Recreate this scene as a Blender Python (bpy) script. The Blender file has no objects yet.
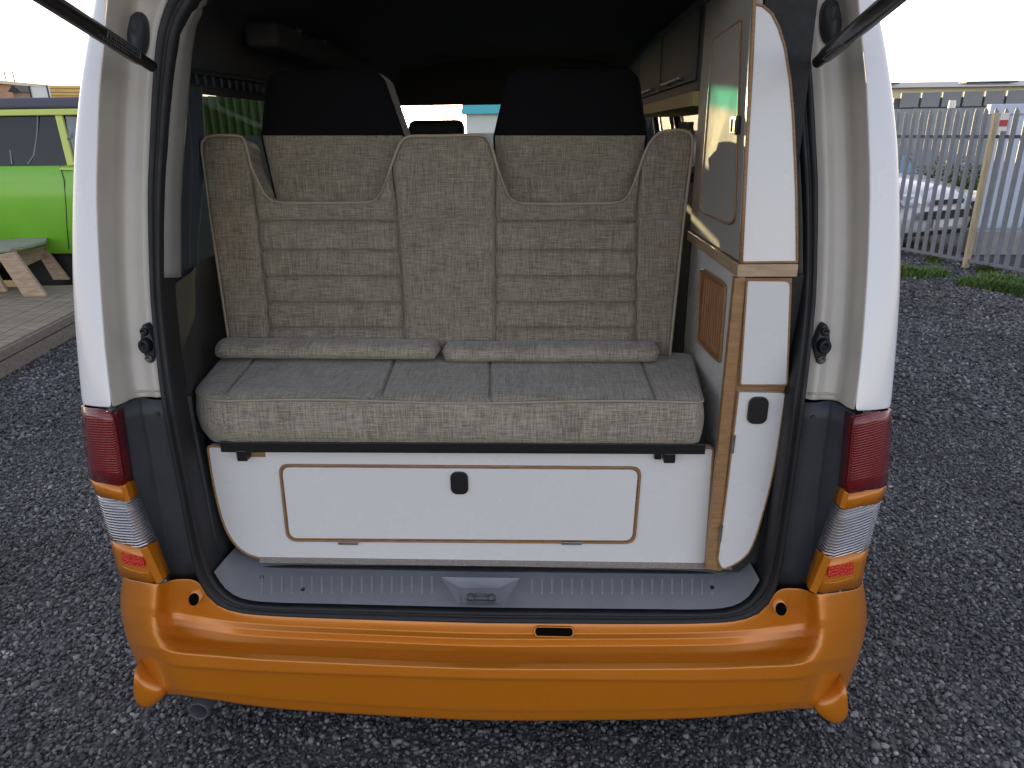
import bpy, bmesh, math, random
import numpy as np
from mathutils import Vector, Matrix, noise
random.seed(7); rng = np.random.default_rng(7)
S = bpy.context.scene
COL = S.collection
R = math.radians

# ------------------------------------------------------------------ camera calibration (van axis = +Y, rear face of the van at Y=0)
F = 710.; CX, CY = 512., 384.
CAM = (0.13, -1.38, 1.5)
YAW, PIT, ROLL = R(2.6), R(19.5), R(0.69)
MID = -0.011                                    # centre line of the van
def _rot():
    cy, sy, cp, sp = math.cos(YAW), math.sin(YAW), math.cos(PIT), math.sin(PIT)
    f = Vector((-sy*cp, cy*cp, -sp)); r = Vector((cy, sy, 0)); u = Vector((-sy*sp, cy*sp, cp))
    cr, sr = math.cos(ROLL), math.sin(ROLL)
    return cr*r - sr*u, sr*r + cr*u, f
CR, CU, CF = _rot()
def ray(px, py): return (px-CX)/F*CR - (py-CY)/F*CU + CF
def un(px, py, **k):                            # where a sight line meets a real plane of the van
    d = ray(px, py)
    if 'Y' in k: t = (k['Y']-CAM[1])/d[1]
    elif 'Z' in k: t = (k['Z']-CAM[2])/d[2]
    else: t = (k['X']-CAM[0])/d[0]
    return Vector(CAM) + t*d
def lean(z): return 0.0 if z < .95 else .22*((z-.95)/.8)      # the rear of the van leans forward above the waist
def onS(px, py, off=0.0, fn=lean):
    Y = off
    for _ in range(25):
        p = un(px, py, Y=Y); Y = off + fn(p[2])
    return p
def mir(p): return Vector((2*MID-p[0], p[1], p[2]))

# ------------------------------------------------------------------ object helpers
WO = {}
def props(o, label=None, cat=None, group=None, kind=None):
    if label: o['label'] = label
    if cat: o['category'] = cat
    if group: o['group'] = group
    if kind: o['kind'] = kind
    return o
def thing(name, label, cat, loc=(0, 0, 0), group=None):
    o = bpy.data.objects.new(name, None); COL.objects.link(o); o.location = loc; o.empty_display_size = .1
    WO[o.name] = Vector(loc)
    return props(o, label, cat, group)
def link(name, me, mat, parent=None, origin=None):
    """verts in world coords; re-centred on their own middle"""
    n = len(me.vertices); co = np.empty(n*3, dtype=np.float32); me.vertices.foreach_get('co', co); co = co.reshape(-1, 3)
    c = origin if origin is not None else (co.min(0)+co.max(0))/2
    c = np.array(c, dtype=np.float32)
    me.vertices.foreach_set('co', (co-c).ravel()); me.update()
    if mat is not None:
        for m in (mat if isinstance(mat, (list, tuple)) else [mat]): me.materials.append(m)
    o = bpy.data.objects.new(name, me); COL.objects.link(o)
    w = Vector(c.tolist()); WO[o.name] = w
    if parent is not None:
        o.parent = parent; o.location = w - WO[parent.name]
    else: o.location = w
    return o
def raw(name, verts, faces, smooth=False):
    me = bpy.data.meshes.new(name); me.from_pydata([tuple(v) for v in verts], [], faces); me.validate(); me.update()
    if smooth: me.shade_smooth()
    return me
def fix(me):
    bm = bmesh.new(); bm.from_mesh(me); bmesh.ops.remove_doubles(bm, verts=bm.verts, dist=1e-5)
    bmesh.ops.recalc_face_normals(bm, faces=bm.faces); bm.to_mesh(me); bm.free(); me.update()
def mesh(name, verts, faces, mat, parent=None, smooth=False, auto=None, recalc=True, origin=None, bevel=None):
    me = raw(name, verts, faces)
    if recalc: fix(me)
    if smooth: me.shade_smooth()
    if auto is not None:
        me.shade_smooth(); 
        try: me.set_sharp_from_angle(angle=R(auto))
        except Exception: pass
    o = link(name, me, mat, parent, origin)
    if bevel: bev(o, bevel)
    return o
def bev(o, w, seg=2, ang=35):
    m = o.modifiers.new('b', 'BEVEL'); m.width = w; m.segments = seg; m.limit_method = 'ANGLE'; m.angle_limit = R(ang)
    m.harden_normals = True
    o.data.shade_smooth()
    return o
def solid(o, t, off=-1):
    m = o.modifiers.new('s', 'SOLIDIFY'); m.thickness = t; m.offset = off; return o
class MB:                                       # collects shapes that make one part
    def __init__(s): s.v = []; s.f = []
    def add(s, v, f):
        n = len(s.v); s.v += [Vector(p) for p in v]; s.f += [tuple(i+n for i in q) for q in f]; return s
    def box(s, a, b):
        x0, y0, z0 = a; x1, y1, z1 = b
        v = [(x0,y0,z0),(x1,y0,z0),(x1,y1,z0),(x0,y1,z0),(x0,y0,z1),(x1,y0,z1),(x1,y1,z1),(x0,y1,z1)]
        return s.add(v, [(0,3,2,1),(4,5,6,7),(0,1,5,4),(1,2,6,5),(2,3,7,6),(3,0,4,7)])
    def bar(s, p, q, w, h, up=(0, 0, 1)):       # rectangular bar from p to q
        p = Vector(p); q = Vector(q); d = (q-p).normalized(); a = d.cross(Vector(up)).normalized(); b = a.cross(d)
        v = [c + a*w/2*sx + b*h/2*sy for c in (p, q) for sx, sy in ((-1,-1),(1,-1),(1,1),(-1,1))]
        return s.add(v, [(3,2,1,0),(4,5,6,7),(0,1,5,4),(1,2,6,5),(2,3,7,6),(3,0,4,7)])
    def tube(s, path, r, n=8, cap=True, closed=False):
        P = [Vector(p) for p in path]; m = len(P); n0 = len(s.v); V = []
        up = None
        for i in range(m):
            if closed: d = P[(i+1) % m]-P[i-1]
            else: d = P[min(i+1, m-1)]-P[max(i-1, 0)]
            d.normalize()
            if up is None: up = Vector((0, 0, 1)) if abs(d.z) < .9 else Vector((1, 0, 0))
            a = d.cross(up).normalized(); up = a.cross(d).normalized()
            rr = r[i] if isinstance(r, (list, tuple)) else r
            V += [P[i] + a*math.cos(2*math.pi*k/n)*rr + up*math.sin(2*math.pi*k/n)*rr for k in range(n)]
        Fs = []
        for i in range(m if closed else m-1):
            j = (i+1) % m
            for k in range(n): Fs.append((i*n+k, i*n+(k+1) % n, j*n+(k+1) % n, j*n+k))
        if cap and not closed: Fs += [tuple(range(n))[::-1], tuple((m-1)*n+k for k in range(n))]
        return s.add(V, Fs)
    def grid(s, rows):
        n0 = len(rows); m = len(rows[0]); V = [p for r in rows for p in r]
        return s.add(V, [(i*m+j, i*m+j+1, (i+1)*m+j+1, (i+1)*m+j) for i in range(n0-1) for j in range(m-1)])
    def prism(s, pts, d):                       # polygon pushed along the vector d
        n = len(pts); d = Vector(d); V = [Vector(p) for p in pts] + [Vector(p)+d for p in pts]
        return s.add(V, [tuple(range(n)), tuple(range(2*n-1, n-1, -1))] + [(i, (i+1) % n, n+(i+1) % n, n+i) for i in range(n)])
    def out(s, name, mat, parent=None, **k): return mesh(name, s.v, s.f, mat, parent, **k)
def cr(pts, n):                                 # Catmull-Rom through tuples/vectors -> n samples by chord
    P = [Vector(p) for p in pts]; m = len(P)
    L = [0]
    for i in range(1, m): L.append(L[-1]+(P[i]-P[i-1]).length)
    out = []
    for k in range(n):
        t = L[-1]*k/(n-1); i = 0
        while i < m-2 and t > L[i+1]: i += 1
        u = (t-L[i])/max(1e-9, L[i+1]-L[i])
        a = P[i-1] if i > 0 else 2*P[0]-P[1]; b = P[i]; c = P[i+1]; d = P[i+2] if i+2 < m else 2*P[-1]-P[-2]
        out.append(.5*((2*b)+(c-a)*u+(2*a-5*b+4*c-d)*u*u+(3*b-a-3*c+d)*u**3))
    return out
def lin(pts, n):
    P = [Vector(p) for p in pts]; L = [0]
    for i in range(1, len(P)): L.append(L[-1]+(P[i]-P[i-1]).length)
    out = []
    for k in range(n):
        t = L[-1]*k/(n-1); i = 0
        while i < len(P)-2 and t > L[i+1]: i += 1
        out.append(P[i].lerp(P[i+1], (t-L[i])/max(1e-9, L[i+1]-L[i])))
    return out
def rr(x0, y0, x1, y1, r, n=5, sk=0):           # rounded rectangle in 2D
    o = []
    for cx, cy, a in ((x1-r, y1-r, 0), (x0+r, y1-r, 90), (x0+r, y0+r, 180), (x1-r, y0+r, 270)):
        for k in range(n+1):
            t = R(a+90*k/n); o.append((cx+r*math.cos(t), cy+r*math.sin(t)))
    return o
def rquad(c, r, n=5):                           # quadrilateral/polygon with rounded corners (2D px or 3D)
    P = [Vector(p) for p in c]; m = len(P); o = []
    for i in range(m):
        a, b, d = P[i-1], P[i], P[(i+1) % m]
        ri = r[i] if isinstance(r, (list, tuple)) else r
        u = (a-b); v = (d-b); ru = min(ri, u.length*.48); rv = min(ri, v.length*.48)
        s = b+u.normalized()*ru; e = b+v.normalized()*rv
        if ri <= 0: o.append(b); continue
        for k in range(n+1):
            t = k/n; o.append(s*(1-t)**2+b*2*t*(1-t)+e*t*t)
    return o

# ------------------------------------------------------------------ materials
def NM(name):
    m = bpy.data.materials.new(name); m.use_nodes = True; nt = m.node_tree
    return m, nt, nt.nodes['Principled BSDF'], nt.nodes.new, nt.links.new
def mat(name, col, rough=.5, metal=0, coat=0, bump=0, bscale=200, var=0, vscale=8, spec=None, trans=0, emis=None, coatr=.05, sheen=0):
    m, nt, b, N, L = NM(name)
    b.inputs['Base Color'].default_value = (*col, 1); b.inputs['Roughness'].default_value = rough
    b.inputs['Metallic'].default_value = metal; b.inputs['Coat Weight'].default_value = coat; b.inputs['Coat Roughness'].default_value = coatr
    if spec is not None: b.inputs['Specular IOR Level'].default_value = spec
    if trans: b.inputs['Transmission Weight'].default_value = trans
    if sheen: b.inputs['Sheen Weight'].default_value = sheen
    tc = N('ShaderNodeTexCoord')
    if var:
        n = N('ShaderNodeTexNoise'); n.inputs['Scale'].default_value = vscale; n.inputs['Detail'].default_value = 6; n.inputs['Roughness'].default_value = .65
        L(tc.outputs['Object'], n.inputs['Vector'])
        r = N('ShaderNodeMapRange'); r.inputs[1].default_value = .3; r.inputs[2].default_value = .7; r.inputs[3].default_value = 1-var; r.inputs[4].default_value = 1+var
        L(n.outputs['Fac'], r.inputs[0])
        h = N('ShaderNodeVectorMath'); h.operation = 'SCALE'; h.inputs[0].default_value = col; L(r.outputs[0], h.inputs['Scale']); L(h.outputs[0], b.inputs['Base Color'])
        r2 = N('ShaderNodeMapRange'); r2.inputs[1].default_value = .3; r2.inputs[2].default_value = .7; r2.inputs[3].default_value = max(.02, rough-.08); r2.inputs[4].default_value = rough+.1
        L(n.outputs['Fac'], r2.inputs[0]); L(r2.outputs[0], b.inputs['Roughness'])
    if bump:
        n = N('ShaderNodeTexNoise'); n.inputs['Scale'].default_value = bscale; n.inputs['Detail'].default_value = 3
        L(tc.outputs['Object'], n.inputs['Vector'])
        bp = N('ShaderNodeBump'); bp.inputs['Strength'].default_value = bump; bp.inputs['Distance'].default_value = .002
        L(n.outputs['Fac'], bp.inputs['Height']); L(bp.outputs[0], b.inputs['Normal'])
    return m
def fabric(name, c1, c2, sx=1.0):
    """woven tweed: stretched noises crossing each other"""
    m, nt, b, N, L = NM(name)
    tc = N('ShaderNodeTexCoord'); out = []
    for sc, detail in (((400, 24, 24), 2), ((24, 400, 400), 2)):
        mp = N('ShaderNodeMapping'); mp.inputs['Scale'].default_value = sc; L(tc.outputs['Object'], mp.inputs[0])
        n = N('ShaderNodeTexNoise'); n.inputs['Scale'].default_value = 1; n.inputs['Detail'].default_value = detail; n.inputs['Roughness'].default_value = .6
        L(mp.outputs[0], n.inputs['Vector']); out.append(n)
    big = N('ShaderNodeTexNoise'); big.inputs['Scale'].default_value = 14; big.inputs['Detail'].default_value = 4; L(tc.outputs['Object'], big.inputs['Vector'])
    fine = N('ShaderNodeTexNoise'); fine.inputs['Scale'].default_value = 420; fine.inputs['Detail'].default_value = 1; L(tc.outputs['Object'], fine.inputs['Vector'])
    a = N('ShaderNodeMath'); a.operation = 'ADD'; L(out[0].outputs['Fac'], a.inputs[0]); L(out[1].outputs['Fac'], a.inputs[1])
    a2 = N('ShaderNodeMath'); a2.operation = 'MULTIPLY_ADD'; L(fine.outputs['Fac'], a2.inputs[0]); a2.inputs[1].default_value = .6; L(a.outputs[0], a2.inputs[2])
    a3 = N('ShaderNodeMath'); a3.operation = 'MULTIPLY_ADD'; L(big.outputs['Fac'], a3.inputs[0]); a3.inputs[1].default_value = .3; L(a2.outputs[0], a3.inputs[2])
    mr = N('ShaderNodeMapRange'); mr.inputs[1].default_value = 1.17; mr.inputs[2].default_value = 1.73; L(a3.outputs[0], mr.inputs[0])
    cr_ = N('ShaderNodeValToRGB'); e = cr_.color_ramp.elements
    e[0].position = 0; e[0].color = (*c1, 1); e[1].position = 1; e[1].color = (*c2, 1)
    L(mr.outputs[0], cr_.inputs[0])
    # sparse coloured flecks of yarn
    hs = N('ShaderNodeHueSaturation'); hs.inputs['Saturation'].default_value = 1.0
    n3 = N('ShaderNodeTexNoise'); n3.inputs['Scale'].default_value = 160; L(tc.outputs['Object'], n3.inputs['Vector'])
    m3 = N('ShaderNodeMapRange'); m3.inputs[1].default_value = .3; m3.inputs[2].default_value = .7; m3.inputs[3].default_value = .47; m3.inputs[4].default_value = .54
    L(n3.outputs['Fac'], m3.inputs[0]); L(m3.outputs[0], hs.inputs['Hue']); L(cr_.outputs[0], hs.inputs['Color'])
    L(hs.outputs[0], b.inputs['Base Color'])
    b.inputs['Roughness'].default_value = .92; b.inputs['Specular IOR Level'].default_value = .2; b.inputs['Sheen Weight'].default_value = .15 if sx == 1 else .3
    bp = N('ShaderNodeBump'); bp.inputs['Strength'].default_value = .6; bp.inputs['Distance'].default_value = .0015
    L(a2.outputs[0], bp.inputs['Height']); L(bp.outputs[0], b.inputs['Normal'])
    return m
def wood(name, c1, c2, axis=(1, 12, 12), rough=.45, scale=6, coat=0):
    m, nt, b, N, L = NM(name)
    tc = N('ShaderNodeTexCoord'); mp = N('ShaderNodeMapping'); mp.inputs['Scale'].default_value = axis; L(tc.outputs['Object'], mp.inputs[0])
    n = N('ShaderNodeTexNoise'); n.inputs['Scale'].default_value = scale; n.inputs['Detail'].default_value = 8; n.inputs['Roughness'].default_value = .6; n.inputs['Distortion'].default_value = .6
    L(mp.outputs[0], n.inputs['Vector'])
    c = N('ShaderNodeValToRGB'); c.color_ramp.elements[0].position = .35; c.color_ramp.elements[0].color = (*c1, 1); c.color_ramp.elements[1].position = .68; c.color_ramp.elements[1].color = (*c2, 1)
    L(n.outputs['Fac'], c.inputs[0]); L(c.outputs[0], b.inputs['Base Color'])
    b.inputs['Roughness'].default_value = rough; b.inputs['Coat Weight'].default_value = coat
    bp = N('ShaderNodeBump'); bp.inputs['Strength'].default_value = .25; bp.inputs['Distance'].default_value = .002; L(n.outputs['Fac'], bp.inputs['Height']); L(bp.outputs[0], b.inputs['Normal'])
    return m
def glass(name, tint, rough=.02, refl=.08):
    """thin tinted sheet: see-through colour plus a reflection"""
    m = bpy.data.materials.new(name); m.use_nodes = True; nt = m.node_tree; nt.nodes.clear(); N = nt.nodes.new; L = nt.links.new
    o = N('ShaderNodeOutputMaterial'); t = N('ShaderNodeBsdfTransparent'); t.inputs[0].default_value = (*tint, 1)
    g = N('ShaderNodeBsdfGlossy'); g.inputs['Roughness'].default_value = rough; g.inputs[0].default_value = (.9, .95, 1, 1)
    fa = N('ShaderNodeLayerWeight'); p4 = N('ShaderNodeMath'); p4.operation = 'POWER'; p4.inputs[1].default_value = 4; L(fa.outputs['Facing'], p4.inputs[0])
    lw = N('ShaderNodeMath'); lw.operation = 'MULTIPLY_ADD'; lw.inputs[1].default_value = .5; lw.inputs[2].default_value = .04; L(p4.outputs[0], lw.inputs[0])
    mx = N('ShaderNodeMixShader'); L(lw.outputs[0], mx.inputs[0]); L(t.outputs[0], mx.inputs[1]); L(g.outputs[0], mx.inputs[2]); L(mx.outputs[0], o.inputs[0])
    return m

M = dict(
 white=mat('white_paint', (.76,.77,.78), .22, coat=.6, var=.02, vscale=3),
 jamb=mat('jamb_paint', (.62,.585,.52), .36, coat=.25, var=.06, vscale=7, bump=.05, bscale=60),
 rubber=mat('black_rubber', (.010,.0105,.013), .58, bump=.15, bscale=300, var=.2, vscale=20),
 plastic=mat('dark_grey_plastic', (.040,.045,.054), .48, bump=.25, bscale=900, var=.12, vscale=9),
 scuff=mat('sill_plastic', (.215,.225,.245), .42, bump=.15, bscale=700, var=.08, vscale=11),
 black=mat('black_plastic', (.012,.012,.013), .38, bump=.1, bscale=500),
 blackmetal=mat('black_metal', (.010,.010,.011), .32, coat=.2),
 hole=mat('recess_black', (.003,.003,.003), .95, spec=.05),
 laminate=mat('white_laminate', (.70,.70,.70), .25, var=.015, vscale=4, coat=.15),
 ply=wood('ply_edge', (.22,.12,.055), (.36,.21,.10), (8, 8, 60), .5, 4),
 oak=wood('oak_trim', (.25,.135,.055), (.36,.21,.10), (3, 3, 25), .42, 5),
 oakh=wood('oak_moulding', (.36,.25,.15), (.50,.37,.24), (4, 4, 40), .4, 5, .1),
 tambour=wood('tambour', (.20,.085,.035), (.34,.16,.07), (30, 30, 2), .45, 5),
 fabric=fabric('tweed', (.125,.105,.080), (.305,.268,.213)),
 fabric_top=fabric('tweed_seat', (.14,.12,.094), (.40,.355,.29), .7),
 piping=mat('piping', (.34,.29,.21), .8, bump=.5, bscale=900),
 blackfab=mat('black_fabric', (.006,.006,.007), .95, spec=.1, bump=.3, bscale=900),
 headliner=mat('headliner', (.060,.060,.064), .95, bump=.4, bscale=400, var=.1),
 carpet=mat('grey_carpet', (.040,.041,.043), .98, bump=1, bscale=700, var=.25, vscale=60),
 beigecarpet=mat('beige_carpet', (.33,.29,.26), .98, bump=1, bscale=900, var=.35, vscale=250),
 beigetrim=mat('beige_trim', (.21,.20,.185), .6, bump=.15, bscale=900, var=.05),
 greytrim=mat('grey_trim', (.13,.12,.11), .6, bump=.1, bscale=500),
 steel=mat('steel', (.45,.45,.46), .35, metal=1, var=.1, vscale=40),
 dullsteel=mat('dull_steel', (.16,.155,.15), .5, metal=.7, var=.3, vscale=30),
 locker=mat('locker_grey', (.34,.33,.31), .75, var=.02, spec=.15),
 lockerdark=mat('locker_dark', (.10,.10,.095), .8, spec=.1),
 tan=mat('locker_trim', (.40,.36,.17), .8, var=.06, spec=.1),
 greenpaint=mat('lime_paint', (.20,.52,.035), .35, coat=.5, var=.03, vscale=1.5),
 lime_edge=mat('lime_trim', (.62,.72,.18), .4),
 roofgrey=mat('dark_roof', (.085,.09,.13), .55, var=.08, vscale=2),
 darkglass=mat('dark_glass', (.012,.018,.030), .08, spec=.35),
 paleglass=mat('pale_glass', (.10,.14,.17), .08, spec=.8),
 tyre=mat('tyre', (.014,.014,.014), .8, bump=.4, bscale=80),
 timber=wood('timber_leg', (.34,.24,.16), (.55,.42,.30), (2, 2, 14), .7, 4),
 timbertop=wood('timber_grey', (.26,.26,.20), (.42,.42,.34), (1.5, 14, 14), .8, 3),
 deck=wood('deck_board', (.20,.165,.11), (.40,.34,.25), (1.2, 14, 10), .8, 4),
 deckedge=wood('deck_fascia', (.20,.17,.135), (.36,.31,.25), (1.5, 14, 14), .85, 4),
 galv=mat('galvanised', (.23,.25,.28), .6, metal=.25, var=.12, vscale=14),
 galvdark=mat('galvanised_dark', (.10,.105,.12), .6, metal=.3, var=.1),
 sheet=mat('grey_sheet', (.27,.30,.325), .6, var=.10, vscale=2.5),
 block=mat('grey_block', (.22,.235,.25), .75, var=.1, vscale=2.5),
 bluewhite=mat('pale_panel', (.55,.61,.74), .45, var=.03),
 cream=mat('cream_wall', (.78,.74,.52), .7, var=.04),
 beigeroof=mat('beige_roof', (.48,.47,.43), .7, var=.05),
 yellowpost=wood('post', (.42,.35,.22), (.58,.50,.34), (14, 14, 1.5), .7, 3),
 red=mat('red_sign', (.5,.05,.06), .5),
 signwhite=mat('white_sign', (.8,.8,.78), .5),
 orangebg=wood('orange_timber', (.62,.40,.12), (.80,.60,.25), (1, 1, 12), .7, 3),
 carwhite=mat('white_car_paint', (.74,.76,.80), .2, coat=.8),
 carglass=mat('car_glass', (.12,.22,.33), .08, spec=.8),
 lampglass=mat('lamp_glass', (.55,.57,.6), .12, metal=.6),
 greenfence=mat('green_fence', (.34,.46,.20), .6, var=.1),
 curtain=mat('curtain', (.035,.05,.065), .9, sheen=.3),
 navy=mat('dark_navy_trim', (.022,.028,.036), .6),
 concrete=mat('concrete', (.33,.33,.32), .85, bump=.5, bscale=40, var=.12),
 hedge=None,
)
def orange():
    m, nt, b, N, L = NM('orange_metallic')
    tc = N('ShaderNodeTexCoord'); v = N('ShaderNodeTexVoronoi'); v.inputs['Scale'].default_value = 900; L(tc.outputs['Object'], v.inputs['Vector'])
    c = N('ShaderNodeValToRGB'); c.color_ramp.elements[0].color = (.50,.148,.003,1); c.color_ramp.elements[1].color = (.62,.205,.008,1)
    L(v.outputs['Color'], c.inputs[0]); L(c.outputs[0], b.inputs['Base Color'])
    n = N('ShaderNodeTexNoise'); n.inputs['Scale'].default_value = 5; n.inputs['Detail'].default_value = 5; L(tc.outputs['Object'], n.inputs['Vector'])
    r = N('ShaderNodeMapRange'); r.inputs[1].default_value = .35; r.inputs[2].default_value = .75; r.inputs[3].default_value = .27; r.inputs[4].default_value = .40
    L(n.outputs['Fac'], r.inputs[0]); L(r.outputs[0], b.inputs['Roughness'])
    b.inputs['Metallic'].default_value = .2; b.inputs['Coat Weight'].default_value = .6; b.inputs['Coat Roughness'].default_value = .17
    return m
M['orange'] = orange()
def lens(name, col, scale, ang, bump=.9, metal=.25, rough=.12, dist=.004, emis=0):
    m, nt, b, N, L = NM(name)
    b.inputs['Base Color'].default_value = (*col, 1); b.inputs['Roughness'].default_value = rough; b.inputs['Metallic'].default_value = metal; b.inputs['Coat Weight'].default_value = 1; b.inputs['Coat Roughness'].default_value = .03
    tc = N('ShaderNodeTexCoord'); mp = N('ShaderNodeMapping'); mp.inputs['Rotation'].default_value = (0, R(ang), 0); L(tc.outputs['Object'], mp.inputs[0])
    w = N('ShaderNodeTexWave'); w.bands_direction = 'Z'; w.inputs['Scale'].default_value = scale; w.inputs['Distortion'].default_value = .6; w.inputs['Detail'].default_value = 2; w.inputs['Detail Scale'].default_value = 3
    L(mp.outputs[0], w.inputs['Vector'])
    bp = N('ShaderNodeBump'); bp.inputs['Strength'].default_value = bump; bp.inputs['Distance'].default_value = dist; L(w.outputs['Fac'], bp.inputs['Height']); L(bp.outputs[0], b.inputs['Normal'])
    mx = N('ShaderNodeMix'); mx.data_type = 'RGBA'; mx.inputs[6].default_value = (col[0]*.55, col[1]*.55, col[2]*.55, 1); mx.inputs[7].default_value = (*col, 1)
    L(w.outputs['Fac'], mx.inputs[0]); L(mx.outputs[2], b.inputs['Base Color'])
    return m
M['redlens'] = lens('red_lens', (.22,.008,.014), 55, 6, .35, .1, .2, .002)
M['clearlens'] = lens('clear_lens', (.80,.81,.84), 44, 8, .9, .65, .2, .006)
def reflector():
    m, nt, b, N, L = NM('red_reflector')
    tc = N('ShaderNodeTexCoord'); v = N('ShaderNodeTexVoronoi'); v.inputs['Scale'].default_value = 240; L(tc.outputs['Object'], v.inputs['Vector'])
    c = N('ShaderNodeValToRGB'); c.color_ramp.elements[0].color = (1.0,.07,.02,1); c.color_ramp.elements[1].color = (.40,.006,.005,1); c.color_ramp.elements[1].position = .8
    L(v.outputs['Distance'], c.inputs[0]); L(c.outputs[0], b.inputs['Base Color'])
    b.inputs['Roughness'].default_value = .35; b.inputs['Coat Weight'].default_value = .25
    bp = N('ShaderNodeBump'); bp.inputs['Distance'].default_value = .003; L(v.outputs['Distance'], bp.inputs['Height']); L(bp.outputs[0], b.inputs['Normal'])
    return m
M['reflector'] = reflector()
M['windscreen'] = glass('windscreen_glass', (.82,.90,.88))
M['shadeband'] = glass('windscreen_shade', (.10,.62,.58))
M['sideglass'] = glass('privacy_glass', (.10,.125,.11))
def rand_island(name, cols, rough=.75):
    m, nt, b, N, L = NM(name)
    g = N('ShaderNodeNewGeometry'); c = N('ShaderNodeValToRGB'); c.color_ramp.interpolation = 'LINEAR'
    L(g.outputs['Random Per Island'], c.inputs[0])
    e = c.color_ramp.elements
    while len(e) < len(cols): e.new(.5)
    for i, (p, k) in enumerate(cols): e[i].position = p; e[i].color = (*k, 1)
    tc = N('ShaderNodeTexCoord'); n = N('ShaderNodeTexNoise'); n.inputs['Scale'].default_value = 120; n.inputs['Detail'].default_value = 4; L(tc.outputs['Object'], n.inputs['Vector'])
    mr = N('ShaderNodeMapRange'); mr.inputs[3].default_value = .65; mr.inputs[4].default_value = 1.35; L(n.outputs['Fac'], mr.inputs[0])
    sc = N('ShaderNodeVectorMath'); sc.operation = 'SCALE'; L(c.outputs[0], sc.inputs[0]); L(mr.outputs[0], sc.inputs['Scale'])
    n2 = N('ShaderNodeTexNoise'); n2.inputs['Scale'].default_value = 1.3; n2.inputs['Detail'].default_value = 5; L(tc.outputs['Object'], n2.inputs['Vector'])      # dusty and damp patches
    m2 = N('ShaderNodeMapRange'); m2.inputs[1].default_value = .32; m2.inputs[2].default_value = .68; m2.inputs[3].default_value = .68; m2.inputs[4].default_value = 1.38; L(n2.outputs['Fac'], m2.inputs[0])
    s2 = N('ShaderNodeVectorMath'); s2.operation = 'SCALE'; L(sc.outputs[0], s2.inputs[0]); L(m2.outputs[0], s2.inputs['Scale']); L(s2.outputs[0], b.inputs['Base Color'])
    b.inputs['Roughness'].default_value = rough
    return m
M['stone'] = rand_island('gravel_stone', [(0, (.030,.030,.031)), (.35, (.078,.078,.080)), (.75, (.135,.135,.139)), (.92, (.20,.199,.20)), (.985, (.26,.25,.24)), (1, (.40,.39,.375))], .62)
M['grass'] = rand_island('grass_blade', [(0, (.06,.12,.02)), (.5, (.11,.20,.035)), (.85, (.17,.26,.06)), (1, (.25,.24,.10))], .7)
M['leaf'] = rand_island('leaf', [(0, (.02,.045,.012)), (.5, (.04,.09,.018)), (1, (.09,.16,.03))], .7)
def groundmat():
    m, nt, b, N, L = NM('fine_grit')
    tc = N('ShaderNodeTexCoord'); v = N('ShaderNodeTexVoronoi'); v.inputs['Scale'].default_value = 75; L(tc.outputs['Object'], v.inputs['Vector'])
    n = N('ShaderNodeTexNoise'); n.inputs['Scale'].default_value = 1.1; n.inputs['Detail'].default_value = 6; L(tc.outputs['Object'], n.inputs['Vector'])
    s = N('ShaderNodeSeparateColor'); L(v.outputs['Color'], s.inputs[0])
    c = N('ShaderNodeValToRGB'); e = c.color_ramp.elements; e[0].color = (.03,.03,.031,1); e[1].color = (.14,.14,.145,1); L(s.outputs[0], c.inputs[0])
    mx = N('ShaderNodeMix'); mx.data_type = 'RGBA'; mx.blend_type = 'MULTIPLY'; mx.inputs[0].default_value = 1
    mr = N('ShaderNodeMapRange'); mr.inputs[1].default_value = .3; mr.inputs[2].default_value = .7; mr.inputs[3].default_value = .75; mr.inputs[4].default_value = 1.3; L(n.outputs['Fac'], mr.inputs[0])
    L(c.outputs[0], mx.inputs[6]); L(mr.outputs[0], mx.inputs[7]); L(mx.outputs[2], b.inputs['Base Color']); b.inputs['Roughness'].default_value = .85
    bp = N('ShaderNodeBump'); bp.inputs['Strength'].default_value = 1; bp.inputs['Distance'].default_value = .008; L(v.outputs['Distance'], bp.inputs['Height']); bp.invert = True; L(bp.outputs[0], b.inputs['Normal'])
    return m
M['grit'] = groundmat()

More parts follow.
